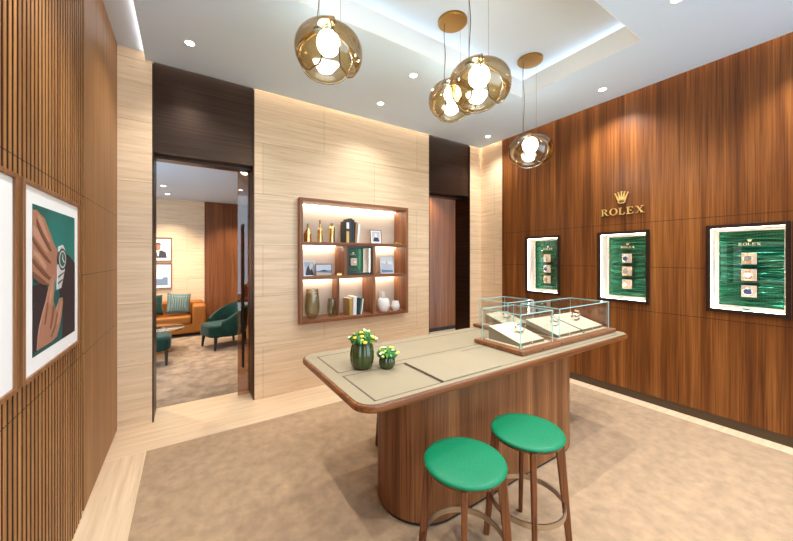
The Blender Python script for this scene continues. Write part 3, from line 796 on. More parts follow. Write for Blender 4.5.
def wave_panel(mb, y0, y1, z0, z1, fn, depth=0.012, nu=40, nv=90, seed=0.0):
    """sheet of horizontal ripples between two edges"""
    g = []
    for j in range(nv+1):
        row = []
        for i in range(nu+1):
            u = y0+(y1-y0)*i/nu; v = z0+(z1-z0)*j/nv
            s = u*9+seed
            ph = v*190+1.1*math.sin(s*0.8)+0.8*math.sin(s*1.9+v*17)+1.5*math.sin(v*41+s*0.35)
            h = math.sin(ph)*0.5+0.35*math.sin(ph*0.47+s*1.7)
            row.append(mb.bm.verts.new(fn(u, v, -depth*(0.5+0.5*h))))
        g.append(row)
    for j in range(nv):
        for i in range(nu): mb._f([g[j][i], g[j][i+1], g[j+1][i+1], g[j+1][i]])
mb = MB(); wave_panel(mb, -gw+0.02, gw-0.050, 0.014, gh-0.014, lambda u, v, w: (u, 0.20+w, v), 0.006, 16, 40)
mb.build('backdrop', M['wave_green'], gb, smooth=True, angle=180)
MB().box(gw-0.050, gw-0.02, 0.19, 0.20, 0.014, gh-0.014).build('side_lining', M['lining'], gb)
for q in (-gw+0.026, gw-0.026): MB().box(q-0.004, q+0.004, 0.034, 0.042, f, gh-f).build('light_strip', M['led_box'], gb)
MB().box(-gw+f, gw-f, 0.012, 0.016, f, gh-f).build('pane', M['pane'], gb)
mb = MB(); crown(mb, lambda u, v, w: (u, w, v), -0.02, gh-0.105, 0.03, 0.026, 0.178, 0.182); word_strokes(mb, 'ROLEX', lambda u, v, w: (u, w, v), -0.055, gh-0.118, 0.07, 0.011, 0.178, 0.182)
mb.build('logo', M['print_gold'], gb)
def cushion(name, loc, facing, label, group, s=0.05, parent=None):
    """square leather display plaque with a raised pad, facing local -Y"""
    r0 = thing(name, label, 'watch stand', loc, facing, group)
    MB().box(-s, s, 0, 0.02, -s*1.12, s*1.12).build('plaque', M['cushion_white'], r0, bevel=0.003)
    MB().box(-s*0.44, s*0.44, -0.018, 0.0, -s*0.72, s*0.72).build('pad', M['cushion_white'], r0, bevel=0.008, seg=3)
    MB().box(-s*0.98, s*0.98, 0.02, 0.029, -s*0.2, s*0.2).build('bracket', M['brass'], r0)
    return r0
cx_, cz_ = (gx0+gx1)/2-0.02, gz0+gh*0.45
cushion('watch_stand', (cx_, 4.115, cz_), 0, 'ivory watch stand inside the shelf\'s dark green case', None, 0.045)
watch('wristwatch', 'wristwatch on the stand inside the shelf\'s dark green case', (cx_, 4.090, cz_), (PI/2, 0, 0), 'dial_white', 'watch_gold', None, 0.021, 0.016)

# ------------------------------------------------------------------ watch windows in the right wall
def display_window():
    r = thing('display_window', '', 'display window', (XR, 0, WZ0), 0, 'lit green watch windows in the walnut wall')
    H = WZ1-WZ0; w = WW; f = 0.034
    mb = MB()
    x0, x1 = -0.022, 0.012
    mb.box(x0, x1, -w, -w+f, 0, H); mb.box(x0, x1, w-f, w, 0, H); mb.box(x0, x1, -w+f, w-f, 0, f); mb.box(x0, x1, -w+f, w-f, H-f, H)
    mb.build('frame', M['bronze'], r, bevel=0.002)
    mb = MB(); d = 0.20; q = 0.026
    mb.box(0.0, d, -w+0.020, -w+q+0.006, 0.02, H-0.02); mb.box(0.0, d, w-q-0.006, w-0.020, 0.02, H-0.02)
    mb.box(0.0, d, -w+q, w-q, 0.02, q+0.006); mb.box(0.0, d, -w+q, w-q, H-q-0.006, H-0.02)
    mb.box(d-0.004, d, -w+q, w-q, q, H-q)
    mb.build('lining', M['lining'], r)
    # pale border and rippled green backdrop
    bb = 0.035
    mb = MB(); wave_panel(mb, -w+q+bb, w-q-bb, q+bb, H-q-bb, lambda u, v, w_: (0.168+w_, u, v), 0.022, 44, 160)
    mb.build('backdrop', M['wave_green'], r, smooth=True, angle=180)
    mb = MB(); z0, z1, y0, y1 = q, H-q, -w+q, w-q
    mb.box(0.166, 0.192, y0, y0+bb, z0, z1); mb.box(0.166, 0.192, y1-bb, y1, z0, z1); mb.box(0.166, 0.192, y0+bb, y1-bb, z0, z0+bb); mb.box(0.166, 0.192, y0+bb, y1-bb, z1-bb, z1)
    mb.build('backdrop_border', M['lining'], r)
    e0, e1 = 0.014, 0.026
    k = q+0.007
    mb = MB()
    mb.box(e0, e1, -w+k, -w+k+0.003, k+0.01, H-k-0.01); mb.box(e0, e1, w-k-0.003, w-k, k+0.01, H-k-0.01); mb.box(e0, e1, -w+k+0.01, w-k-0.01, H-k-0.003, H-k)
    mb.box(e0, e1, -w+k+0.01, w-k-0.01, k, k+0.003)
    mb.build('light_strip', M['led_win'], r)
    MB().box(-0.004, 0.000, -w+f, w-f, f, H-f).build('pane', M['pane'], r)
    mb = MB(); fn = lambda u, v, w_: (w_, -u, v)
    crown(mb, fn, 0, 0.690, 0.036, 0.030, 0.140, 0.145); word_strokes(mb, 'ROLEX', fn, -0.075, 0.655, 0.15, 0.026, 0.140, 0.145)
    mb.build('logo', M['print_gold'], r)
    MB().box(-0.0065, -0.0045, -0.024, 0.024, 0.038, 0.054).build('plaque', M['tag_green'], r)
    return r
DW = display_window()
wl = ['narrowest-looking green watch window, next to the travertine corner', 'middle green watch window, under the gold wall sign', 'green watch window nearest the picture\'s edge']
wn = ['window next to the travertine corner', 'window under the gold wall sign', 'window at the picture\'s edge']
for i, wc in enumerate(WINS):
    o = DW if i == 0 else dup(DW, (0, 0, 0))
    o.location = (XR, wc, WZ0); o['label'] = wl[i]
proto_c = proto_w = None
pos = ((1.645, 'top'), (1.487, 'middle'), (1.328, 'bottom'))
for i, wc in enumerate(WINS):
    for j, (z, nm) in enumerate(pos):
        lc = '%s ivory watch stand in the green %s' % (nm, wn[i]); lw = '%s wristwatch in the green %s' % (nm, wn[i])
        # the stand faces -X: local -Y turned to -X
        if proto_c is None:
            proto_c = cushion('watch_stand', (XR+0.114, wc, z), -PI/2, lc, 'watch stands in the wall windows')
        else: dup(proto_c, (XR+0.114, wc, z), lc)
        if proto_w is None or j > 0 and i == 0:
            pw = watch('wristwatch', lw, (XR+0.074, wc, z), (PI/2, 0, -PI/2), ('dial_white', 'dial_blue', 'dial_grey')[j], ('watch_gold', 'watch_steel', 'watch_gold')[j], 'wristwatches in the wall windows', 0.033, 0.016)
            proto_w = (proto_w or [])+[pw]
        else: dup(proto_w[(i+j) % 3], (XR+0.074, wc, z), lw)

# gold wall sign
sg = thing('wall_sign', 'gold crown and lettering mounted on the walnut wall', 'sign', (XR, 1.80, 2.176))
fn = lambda u, v, w: (w, -u, v)
mb = MB(); crown(mb, fn, 0.0, 0.132, 0.15, 0.155, -0.022, -0.002); mb.build('crown_emblem', M['sign_gold'], sg, bevel=0.001)
gl, tot = glyphs('ROLEX')
for g in gl:
    mb = MB()
    for q in g: mb.prism([(-0.225+p[0]/tot*0.455, p[1]*0.082) for p in q], fn, -0.022, -0.002)
    mb.build('letter', M['sign_gold'], sg)

# ------------------------------------------------------------------ display table
TXa, TXb, TYa, TYb, TH = 0.694, 3.575, 1.370, 2.405, 0.93
tb = thing('display_table', 'long walnut table with cream leather top and rounded pedestal', 'table', ((TXa+TXb)/2, (TYa+TYb)/2, 0.007))
ox, oy = (TXa+TXb)/2, (TYa+TYb)/2
L = lambda x: x-ox
mb = MB(); mb.prism(rrect(TXa-ox, TXb-ox, TYa-oy, TYb-oy, 0.12, 10), XY, TH-0.042-0.007, TH-0.003-0.007)
mb.build('tabletop', M['edge_wood'], tb, smooth=True, bevel=0.010, seg=3)
mb = MB(); mb.prism(rrect(TXa+0.017-ox, TXb-0.017-ox, TYa+0.017-oy, TYb-0.017-oy, 0.10, 10), XY, TH-0.008-0.007, TH-0.007)
mb.build('leather_inlay', M['cream_leather'], tb)
mb = MB(); lw_ = 0.0065; zt = TH-0.007
def line_rect(x0, x1, y0, y1):
    x0, x1, y0, y1 = x0-ox, x1-ox, y0-oy, y1-oy
    for a in ((x0, x1, y0, y0+lw_), (x0, x1, y1-lw_, y1), (x0, x0+lw_*1.6, y0, y1), (x1-lw_, x1, y0, y1)): mb.box(*a, zt-0.002, zt+0.0006)
line_rect(0.79, 3.40, 1.890, 2.288); line_rect(0.79, 1.237, 1.422, 1.826); line_rect(1.237, 3.40, 1.422, 1.826)
mb.build('inlay_lines', M['inlay'], tb)
PX0, PX1, PY0, PY1 = 1.075, 2.955, 1.505, 2.115
def stadium(x0, x1, y0, y1):
    return [(u-ox, v-oy) for u, v in rrect(x0, x1, y0, y1, (y1-y0)/2-0.0005, 24)]
mb = MB(); mb.prism(stadium(PX0, PX1, PY0, PY1), XY, 0.028, TH-0.042-0.007); mb.build('pedestal', M['table_wood'], tb, smooth=True)
mb = MB(); mb.prism(stadium(PX0+0.015, PX1-0.015, PY0+0.015, PY1-0.015), XY, 0.0, 0.030); mb.build('plinth', M['black'], tb, smooth=True)
# leather pad
pd = MB().prism(rrect(1.245, 1.752, 1.420, 1.822, 0.008, 3), XY, TH+0.0008, TH+0.010).build('leather_pad', M['pad_leather'], None, bevel=0.002)
tag(pd, 'flat cream leather presentation pad lying on the table', 'desk pad')

# --- planted pots
def planter(x, y, h, r, fl_r, fl_h, n, label, seed):
    rnd = random.Random(seed)
    r0 = thing('flower_vase', label, 'plant', (x, y, TH+0.0005))
    prof = [(0, 0), (r*0.66, 0), (r*0.86, h*0.12), (r*0.98, h*0.32), (r*1.0, h*0.55), (r*0.92, h*0.80), (r*0.74, h*0.95), (r*0.66, h), (r*0.58, h*0.99), (r*0.6, h*0.90), (0, h*0.88)]
    MB().lathe(prof, 96, rib=12, amp=0.07).build('vase_body', M['vase_green'], r0, smooth=True, angle=60)
    lo = h*0.93-fl_h*0.22
    def dome(k=1.0):
        a = rnd.uniform(0, 2*PI); c = math.sqrt(rnd.random()); z = math.sqrt(max(0, 1-c*c*0.75))
        return Vector((fl_r*k*c*math.cos(a), fl_r*k*c*math.sin(a), lo+fl_h*k*z*rnd.uniform(0.7, 1.0)))
    mb = MB()     # leaf mass: overlapping pointed blades
    for i in range(n*12):
        p = dome(0.96); a = rnd.uniform(0, 2*PI); tilt = rnd.uniform(0.1, 1.2); s = fl_r*rnd.uniform(0.26, 0.5)
        Mx = Matrix.Translation(p) @ Matrix.Rotation(a, 4, 'Z') @ Matrix.Rotation(tilt, 4, 'Y')
        mb.mi = 0 if rnd.random() < 0.66 else 1
        vs = [mb.bm.verts.new(Mx @ Vector(q)) for q in ((-s*0.5, 0, 0), (0, -s*0.3, s*0.1), (s*0.7, 0, 0), (0, s*0.3, s*0.1))]
        mb._f(vs)
    for i in range(int(n*1.2)):
        p = dome(0.75); mb.ball(p, fl_r*rnd.uniform(0.22, 0.34), 8, 5, 1)
    mb.build('foliage', [M['leaf'], M['leaf_dark']], r0)
    for mname, cnt, rr, nm in (('petal_yellow', max(4, n-4), 0.115, 'yellow_blossom'), ('petal_white', max(4, n-3), 0.11, 'white_blossom'), ('petal_lime', n, 0.10, 'lime_blossom')):
        mb = MB()
        for i in range(cnt):
            p = dome(1.04)
            for q in range(5):
                a = q*2*PI/5
                mb.ball(p+Vector((fl_r*rr*0.8*math.cos(a), fl_r*rr*0.8*math.sin(a), 0)), fl_r*rr*0.75, 6, 4)
            mb.ball(p+Vector((0, 0, fl_r*rr*0.5)), fl_r*rr*0.6, 6, 4)
        mb.build(nm, M[mname], r0, smooth=True)
    return r0
planter(0.962, 1.898, 0.178, 0.080, 0.088, 0.100, 10, 'tall ribbed dark green vase of yellow and white flowers', 3)
planter(1.100, 1.812, 0.086, 0.055, 0.072, 0.072, 8, 'small round dark green pot of yellow and white flowers', 5)

# --- glass display cases
def vitrine(x0, x1, y0, y1, label, trays, ztop=1.225):
    z0 = TH+0.001
    r = thing('glass_display_case', label, 'display case', (x0, y0, z0), 0, 'glass display cases on the table')
    w, d = x1-x0, y1-y0; H = ztop-z0
    MB().box(0, w, 0, d, 0.004, 0.034).build('base', M['case_wood'], r, bevel=0.003)
    MB().box(0.02, w-0.02, 0.02, d-0.02, 0, 0.004).build('foot_felt', M['black'], r)
    i = 0.048; t = 0.006
    MB().box(i+t+0.004, w-i-t-0.004, i+t+0.004, d-i-t-0.004, 0.034, 0.038).build('floor_pad', M['tray_leather'], r)
    a, b, c, e, zb = i, w-i, i, d-i, 0.034
    for nm, bx in (('glass_front', (a, b, c, c+t, zb, H-t)), ('glass_back', (a, b, e-t, e, zb, H-t)), ('glass_side', (a, a+t, c+t, e-t, zb, H-t)),
                   ('glass_side', (b-t, b, c+t, e-t, zb, H-t)), ('glass_top', (a, b, c, e, H-t, H))):
        MB().box(*bx).build(nm, M['glass'], r)
    g = 0.0026
    mb = MB()   # polished edges of the panes
    for x in (a, b):
        for y in (c, e): mb.box(x-g, x+g, y-g, y+g, zb, H)
    for y in (c, e): mb.box(a, b, y-g, y+g, H-2*g, H+0.0006)
    for x in (a, b): mb.box(x-g, x+g, c, e, H-2*g, H+0.0006)
    mb.build('glass_edge', M['glass_edge'], r)
    MB().tube([(w*0.5, -0.002, 0.019), (w*0.5, 0.004, 0.019)], 0.006, 12).build('lock', M['black'], r)
    out = []
    for (tx0, tx1, ty0, ty1, hf, hb) in trays:
        out.append((x0+tx0, x0+tx1, y0+ty0, y0+ty1, z0+0.038, hf, hb))
    return out
def tray(x0, x1, y0, y1, z, hf, hb, label):
    r = thing('watch_tray', label, 'watch tray', (x0, y0, z+0.0005), 0, 'sloping watch trays in the glass cases')
    w, d = x1-x0, y1-y0
    MB().hull8([(0, 0, 0), (w, 0, 0), (w, d, 0), (0, d, 0)], [(0, 0, hf), (w, 0, hf), (w, d, hb), (0, d, hb)]).build('wedge', M['tray_olive'], r)
    sl = (hb-hf)/d
    MB().hull8([(0.001, 0.001, hf), (w-0.001, 0.001, hf), (w-0.001, d-0.001, hb), (0.001, d-0.001, hb)],
               [(0.001, 0.001, hf+0.004), (w-0.001, 0.001, hf+0.004), (w-0.001, d-0.001, hb+0.004), (0.001, d-0.001, hb+0.004)]).build('leather_top', M['tray_leather'], r)
    mb = MB(); fnn = lambda u, v, q: (u, q, v)
    crown(mb, fnn, w*0.5, hf*0.35, 0.016, 0.014, -0.001, 0.0005); mb.build('crown_mark', M['print_gold'], r)
    return lambda fx, fy: (x0+w*fx, y0+d*fy, z+0.0005+hf+(hb-hf)*fy+0.004), math.atan(sl)
def tray_watch(f, fx, fy, ang, label, rz, dial, metal):
    p = f(fx, fy); a = 0.029
    # watch stands on its folded bracelet on the sloping leather
    r = watch('bracelet_watch', label, (p[0], p[1]-math.sin(ang)*0.0, p[2]+2*a-0.002), (ang, 0, 0), dial, metal, 'wristwatches in the glass cases', 0.027, a)
    r.rotation_euler = (Matrix.Rotation(ang, 3, 'X') @ Matrix.Rotation(rz, 3, 'Z')).to_euler()
    n = Vector((0, -math.sin(ang), math.cos(ang)))
    r.location = Vector(p)+n*(2*a+0.0015)
    return r
def green_tag(x, y, z, label):
    o = MB().box(-0.016, 0.016, 0, 0.008, 0, 0.014).build('price_tag', M['tag_green'], None, loc=(x, y, z), bevel=0.001)
    tag(o, label, 'tag', 'green tags in the glass cases')
tr = vitrine(2.045, 2.552, 1.475, 1.945, 'small square glass display case at the near end of the table', [(0.09, 0.40, 0.085, 0.39, 0.022, 0.105)])
f, a = tray(*tr[0], 'sloping cream watch tray in the small near glass case')
tray_watch(f, 0.55, 0.45, a, 'steel bracelet watch alone in the small near glass case', 0.9, 'dial_blue', 'watch_steel')
green_tag(2.12, 1.537, TH+0.039, 'small green tag in the corner of the near glass case')
tr = vitrine(2.562, 3.500, 1.475, 1.945, 'widest glass display case at the right end of the table', [(0.08, 0.45, 0.085, 0.39, 0.022, 0.105), (0.475, 0.85, 0.085, 0.39, 0.022, 0.105)])
f1, a = tray(*tr[0], 'left cream watch tray in the widest glass case')
f2, a2 = tray(*tr[1], 'right cream watch tray in the widest glass case')
tray_watch(f1, 0.42, 0.42, a, 'bracelet watch lower on the left tray of the widest case', 0.9, 'dial_grey', 'watch_steel')
tray_watch(f1, 0.72, 0.62, a, 'bracelet watch higher on the left tray of the widest case', 0.9, 'dial_white', 'watch_gold')
tray_watch(f2, 0.42, 0.50, a2, 'bracelet watch lower on the right tray of the widest case', 0.9, 'dial_white', 'watch_steel')
tray_watch(f2, 0.74, 0.70, a2, 'bracelet watch higher on the right tray of the widest case', 0.9, 'dial_grey', 'watch_gold')
green_tag(3.025, 1.537, TH+0.039, 'small green tag in front of the trays in the widest case')
tr = vitrine(2.505, 2.995, 1.950, 2.400, 'square glass display case behind, on the far edge of the table', [(0.09, 0.39, 0.085, 0.36, 0.022, 0.10)])
f, a = tray(*tr[0], 'sloping cream watch tray in the far glass case')
tray_watch(f, 0.5, 0.5, a, 'bracelet watch in the far glass case', 0.9, 'dial_white', 'watch_gold')

# ------------------------------------------------------------------ stools
def stool(loc, label, rz=0.0):
    r = thing('counter_stool', label, 'stool', loc, rz, 'round green stools at the table')
    hs = 0.653
    prof = [(0, hs-0.030), (0.180, hs-0.030), (0.195, hs-0.026), (0.202, hs-0.017), (0.202, hs-0.012), (0.195, hs-0.004), (0.176, hs-0.0005), (0.12, hs+0.003), (0, hs+0.004)]
    MB().lathe(prof, 64).build('seat', M['green_leather'], r, smooth=True, angle=60)
    MB().lathe([(0, hs-0.040), (0.186, hs-0.040), (0.190, hs-0.037), (0.190, hs-0.030), (0, hs-0.030)], 64).build('seat_ring', M['stool_wood'], r, smooth=True)
    MB().lathe([(0, hs-0.060), (0.14, hs-0.060), (0.164, hs-0.054), (0.168, hs-0.040), (0, hs-0.040)], 64).build('seat_underside', M['green_leather'], r, smooth=True)
    for sx, sy in ((1, 1), (-1, 1), (-1, -1), (1, -1)):
        k = math.sqrt(0.5)
        R0, R1 = 0.168, 0.228           # top and foot distance from the centre
        Ax = Vector((sx*k, sy*k, 0)); T_ = Vector((-sy*k, sx*k, 0))
        def sec(R, z, w, dd): c_ = Ax*R+Vector((0, 0, z)); return [c_-Ax*dd-T_*w, c_+Ax*dd-T_*w, c_+Ax*dd+T_*w, c_-Ax*dd+T_*w]
        mb = MB()
        mb.hull8(sec(R1, 0.0, 0.0115, 0.016), sec(R0+0.004, hs-0.032, 0.0145, 0.025))
        mb.build('leg', M['stool_wood'], r, bevel=0.006, seg=2)
    mb = MB(); n = 64; zr = 0.245; ri = 0.200; th, hh = 0.004, 0.015
    for k in range(n):
        a, b = 2*PI*k/n, 2*PI*(k+1)/n
        P = lambda q, rr, z: (rr*math.cos(q), rr*math.sin(q), z)
        q = [P(a, ri-th, zr-hh), P(a, ri+th, zr-hh), P(a, ri+th, zr+hh), P(a, ri-th, zr+hh)]
        p = [P(b, ri-th, zr-hh), P(b, ri+th, zr-hh), P(b, ri+th, zr+hh), P(b, ri-th, zr+hh)]
        va = [mb.bm.verts.new(x) for x in q]; vb = [mb.bm.verts.new(x) for x in p]
        for j in range(4): mb._f([va[j], va[(j+1) % 4], vb[(j+1) % 4], vb[j]])
    bmesh.ops.remove_doubles(mb.bm, verts=mb.bm.verts[:], dist=1e-5)
    mb.build('footrest', M['steel'], r, smooth=True)
    return r
ST = stool((1.656, 1.163, 0.007), 'round green leather stool with walnut legs, farther of the two in front')
dup(ST, (1.152, 1.159, 0.007), 'round green leather stool nearest the camera, with walnut legs')
dup(ST, (1.628, 2.475, 0.007), 'stool behind the table, only its dark leg showing beside the pedestal', PI/4)

# ------------------------------------------------------------------ pendant lamps
def petal(mb, az0, span, rx, rz, r_a, r_b, top=0.16, low=2.55, curl=0.5):
    nu, nv = 28, 26; g = []
    for j in range(nv+1):
        row = []
        for i in range(nu+1):
            s = i/nu; q = abs(2*s-1)
            lim = low-curl*q**5.0
            ph = top+(lim-top)*j/nv
            t_ = min(1.0, max(0.0, (ph-1.15)/1.0)); t_ = t_*t_*(3-2*t_)
            a = az0+span*(s-0.5)*(1-0.27*t_)                 # the lobes draw apart below the middle
            k = r_a+(r_b-r_a)*s
            k *= (abs(math.sin(ph))**2.4+abs(math.cos(ph))**2.4)**(-1/2.4)
            k *= 1-0.05*t_*q*q
            row.append(mb.bm.verts.new((rx*k*math.sin(ph)*math.cos(a), rx*k*math.sin(ph)*math.sin(a), rz*k*math.cos(ph))))
        g.append(row)
    for j in range(nv):
        for i in range(nu): mb._f([g[j][i], g[j][i+1], g[j+1][i+1], g[j+1][i]])
    rim = [g[j][0].co.copy() for j in range(nv+1)]+[g[nv][i].co.copy() for i in range(1, nu)]+[g[j][nu].co.copy() for j in range(nv, -1, -1)]
    return rim+[g[0][i].co.copy() for i in range(nu-1, 0, -1)]
def pendant(loc, ztop, label, rz, scale=1.0, bz=0.03):
    r = thing('pendant_lamp', label, 'pendant lamp', loc, rz, 'amber glass pendant lamps over the table')
    R = 0.243*scale; Rz = 0.178*scale
    for k, (az, a, b) in enumerate(((0.0, 0.95, 1.02), (2*PI/3, 0.95, 1.02), (4*PI/3, 0.95, 1.02))):
        mb = MB(); edge = petal(mb, az, 2.20, R, Rz, a, b, 0.16, 2.60, 0.50)
        o = mb.build('glass_petal', M['amber'], r, smooth=True, angle=180)
        MB().tube(edge, 0.0048, 6, closed=True).build('petal_edge', M['amber_rim'], o, smooth=True)
        so = o.modifiers.new('thick', 'SOLIDIFY'); so.thickness = 0.005; so.offset = 0; o.data.materials.append(M['amber_rim']); so.material_offset_rim = 1
    mb = MB(); mb.ball((0, 0, 0.070*scale), 0.082*scale, 28, 16, sc=(1, 1, 1.08)); mb.build('globe', M['lamp'], r, smooth=True, angle=180)
    ca, sa = math.cos(-rz), math.sin(-rz)
    loc2 = lambda x, y: (x*ca-y*sa, x*sa+y*ca)          # room directions in the lamp's own frame
    ux, uy = loc2(-0.063, 0.041)
    MB().lathe([(0, Rz*0.88), (0.034, Rz*0.88), (0.034, Rz*0.965), (0.014, Rz*1.0), (0.008, Rz*1.08), (0, Rz*1.08)], 24, (ux, uy, 0)).build('cap', M['dark_leg'], r, smooth=True)
    MB().tube([(0, 0, 0.150*scale), (0, 0, Rz*0.95)], 0.012, 12).build('stem', M['brass'], r, smooth=True)
    H = ztop-loc[2]
    MB().lathe([(0, H-0.028), (0.128, H-0.028), (0.135, H-0.022), (0.135, H), (0, H)], 48).build('canopy', M['brass'], r, smooth=True)
    n = 14; pts = []
    for k in range(n+1):
        s = k/n; pts.append((ux+0.009*math.sin(s*9.0), uy+0.009*math.cos(s*7)*s*(1-s)*4, Rz*1.05+(H-0.028-Rz*1.05)*s))
    MB().tube(pts, 0.0032, 6).build('cable', M['inlay'], r, smooth=True)
    for wx, wy in ((-0.045, 0.065), (0.085, -0.02)):
        qx, qy = loc2(wx, wy)
        MB().tube([(qx, qy, Rz*0.9), (qx, qy, H-0.028)], 0.0013, 5).build('suspension_wire', M['brass'], r)
    return r
TRZ = TZ+0.02
pendant((0.86, 2.235, 3.135), TRZ, 'amber glass pendant lamp hanging nearest the lounge doorway', 1.32, 1.0)
pendant((1.905, 1.76, 2.99), TRZ, 'amber glass pendant lamp in front of the overlapping pair', 0.80, 0.98)
pendant((2.095, 2.265, 3.125), TRZ, 'amber glass pendant lamp behind the overlapping pair\'s front one', 0.78, 0.94)
pendant((3.24, 2.235, 2.850), TRZ, 'amber glass pendant lamp hanging lowest, in front of the walnut wall', 0.58, 0.98)

# ------------------------------------------------------------------ posters on the slatted wall
def poster(y0, y1, z0, z1, label, art):
    r = thing('framed_poster', label, 'framed picture', (XL, (y0+y1)/2, z0))
    w, h = (y1-y0)/2, z1-z0; f = 0.020; d = 0.020
    mb = MB()
    mb.box(0.001, d, -w, -w+f, 0, h); mb.box(0.001, d, w-f, w, 0, h); mb.box(0.001, d, -w+f, w-f, 0, f); mb.box(0.001, d, -w+f, w-f, h-f, h)
    mb.build('frame', M['frame_wood'], r, bevel=0.002)
    MB().box(0.003, 0.011, -w+f, w-f, f, h-f).build('mount', M['white_mat'], r)
    mb = MB(); mats = []
    for i, (m, poly) in enumerate(art):
        mats.append(M[m])
        mb.prism([(u-(y0+y1)/2, v-z0) for u, v in poly], lambda u, v, w_: (w_, u, v), 0.0105, 0.0114+0.0003*i, i)
    mb.build('print', mats, r)
    return r
def px(p, x=XL+0.013):
    """poster drawing: a mark's place on the print (metres along the wall, height) from the drawing's own 0-203 by 0-541 grid"""
    u = (p[0]/2.2556-396.0)/323.24; v = (257.93-160-p[1]/2.2556)/323.24
    s, c = math.sin(0.5749), math.cos(0.5749)
    k = x/(s+u*c)
    return ((c-u*s)*k, 1.65+v*k)
A = [px(p) for p in ((73, 100), (168, 130), (168, 385), (73, 447))]
ay0, ay1, az0, az1 = A[0][0], A[1][0], (A[2][1]+A[3][1])/2, (A[0][1]+A[1][1])/2
def clip(poly):
    return [(min(max(y_, ay0), ay1), min(max(z_, az0), az1)) for y_, z_ in poly]
C = lambda *pp: clip([px(p) for p in pp])
art1 = [('print_teal', [(ay0, az0), (ay1, az0), (ay1, az1), (ay0, az1)]),
        ('print_deep', C((73, 262), (100, 296), (140, 296), (168, 310), (170, 390), (73, 450))),
        ('print_navy', C((73, 284), (96, 278), (110, 290), (102, 345), (92, 420), (73, 440))),
        ('print_navy', C((143, 212), (154, 214), (170, 232), (170, 388), (140, 404), (141, 345), (132, 288))),
        ('print_skin', C((73, 112), (82, 112), (92, 124), (100, 132), (106, 148), (113, 166), (120, 186), (128, 202), (135, 208), (133, 250), (126, 272), (112, 283), (96, 282), (84, 276), (73, 266))),
        ('print_skin_light', C((84, 122), (92, 130), (103, 158), (112, 182), (108, 186), (97, 164), (86, 140))),
        ('print_skin_light', C((74, 146), (84, 158), (98, 186), (108, 208), (102, 208), (88, 188), (74, 166))),
        ('print_skin_light', C((74, 200), (88, 214), (104, 240), (100, 248), (86, 228), (74, 214))),
        ('print_skin_dark', C((82, 132), (87, 142), (98, 168), (110, 190), (116, 206), (112, 206), (104, 192), (94, 174), (82, 146))),
        ('print_skin_dark', C((73, 172), (86, 192), (100, 212), (114, 230), (111, 233), (97, 218), (84, 200), (73, 184))),
        ('print_skin_dark', C((73, 222), (86, 236), (100, 252), (114, 266), (110, 270), (96, 258), (84, 244), (73, 232))),
        ('print_skin_dark', C((73, 252), (86, 262), (100, 274), (112, 283), (96, 282), (84, 276), (73, 266))),
        ('print_skin', C((115, 264), (119, 260), (122, 266), (121, 290), (118, 318), (121, 330), (125, 340), (129, 326), (134, 312), (139, 310), (140, 320), (137, 350), (132, 376), (126, 398), (114, 410), (98, 420), (82, 430), (84, 400), (88, 374), (94, 348), (102, 320), (108, 292))),
        ('print_skin_light', C((116, 270), (118, 270), (116, 300), (111, 326), (107, 326), (111, 298))),
        ('print_skin_light', C((135, 318), (137, 320), (132, 352), (128, 372), (126, 368), (131, 340))),
        ('print_skin_dark', C((104, 322), (107, 320), (103, 352), (99, 372), (97, 370))),
        ('print_skin_dark', C((117, 326), (120, 334), (117, 360), (112, 382), (110, 380), (114, 352))),
        ('print_skin_dark', C((126, 344), (128, 346), (122, 378), (114, 400), (112, 398), (120, 374))),
        ('print_steel', C((131, 196), (139, 192), (144, 204), (143, 246), (135, 288), (127, 292), (128, 250))),
        ('print_dark', C((128, 262), (141, 252), (140, 256), (128, 267))),
        ('print_dark', C((127.5, 276), (138, 268), (137, 272), (127.5, 281))),
        ('print_dark', [px((137+9.5*math.cos(q*PI/9), 224+25*math.sin(q*PI/9))) for q in range(18)]),
        ('print_steel', [px((137+7.6*math.cos(q*PI/9), 224+20*math.sin(q*PI/9))) for q in range(18)]),
        ('print_dial', [px((137+6.2*math.cos(q*PI/9), 224+16.5*math.sin(q*PI/9))) for q in range(18)]),
        ('print_white', C((136.3, 224), (137, 210), (137.8, 224), (141, 230), (140.4, 232)))]
poster(1.874, 2.680, 1.139, 1.971, 'walnut-framed poster of hands and a steel watch on teal, whole in view', art1)
pw0, pw1 = 1.000, 1.822
art0 = [('print_teal', [(pw0+0.13, az0), (pw1-0.14, az0), (pw1-0.14, az1), (pw0+0.13, az1)]),
        ('print_navy', [(pw0+0.13, az0), (pw1-0.14, az0), (pw1-0.14, az0+0.16), (pw0+0.4, az0+0.30), (pw0+0.13, az0+0.22)]),
        ('print_skin', [(pw0+0.13, az0+0.2), (pw0+0.3, az0+0.22), (pw0+0.45, az0+0.36), (pw0+0.42, az0+0.44), (pw0+0.26, az0+0.46), (pw0+0.13, az0+0.4)])]
poster(pw0, pw1, 1.139, 1.971, 'walnut-framed poster cut off by the picture\'s edge, mostly white mount', art0)

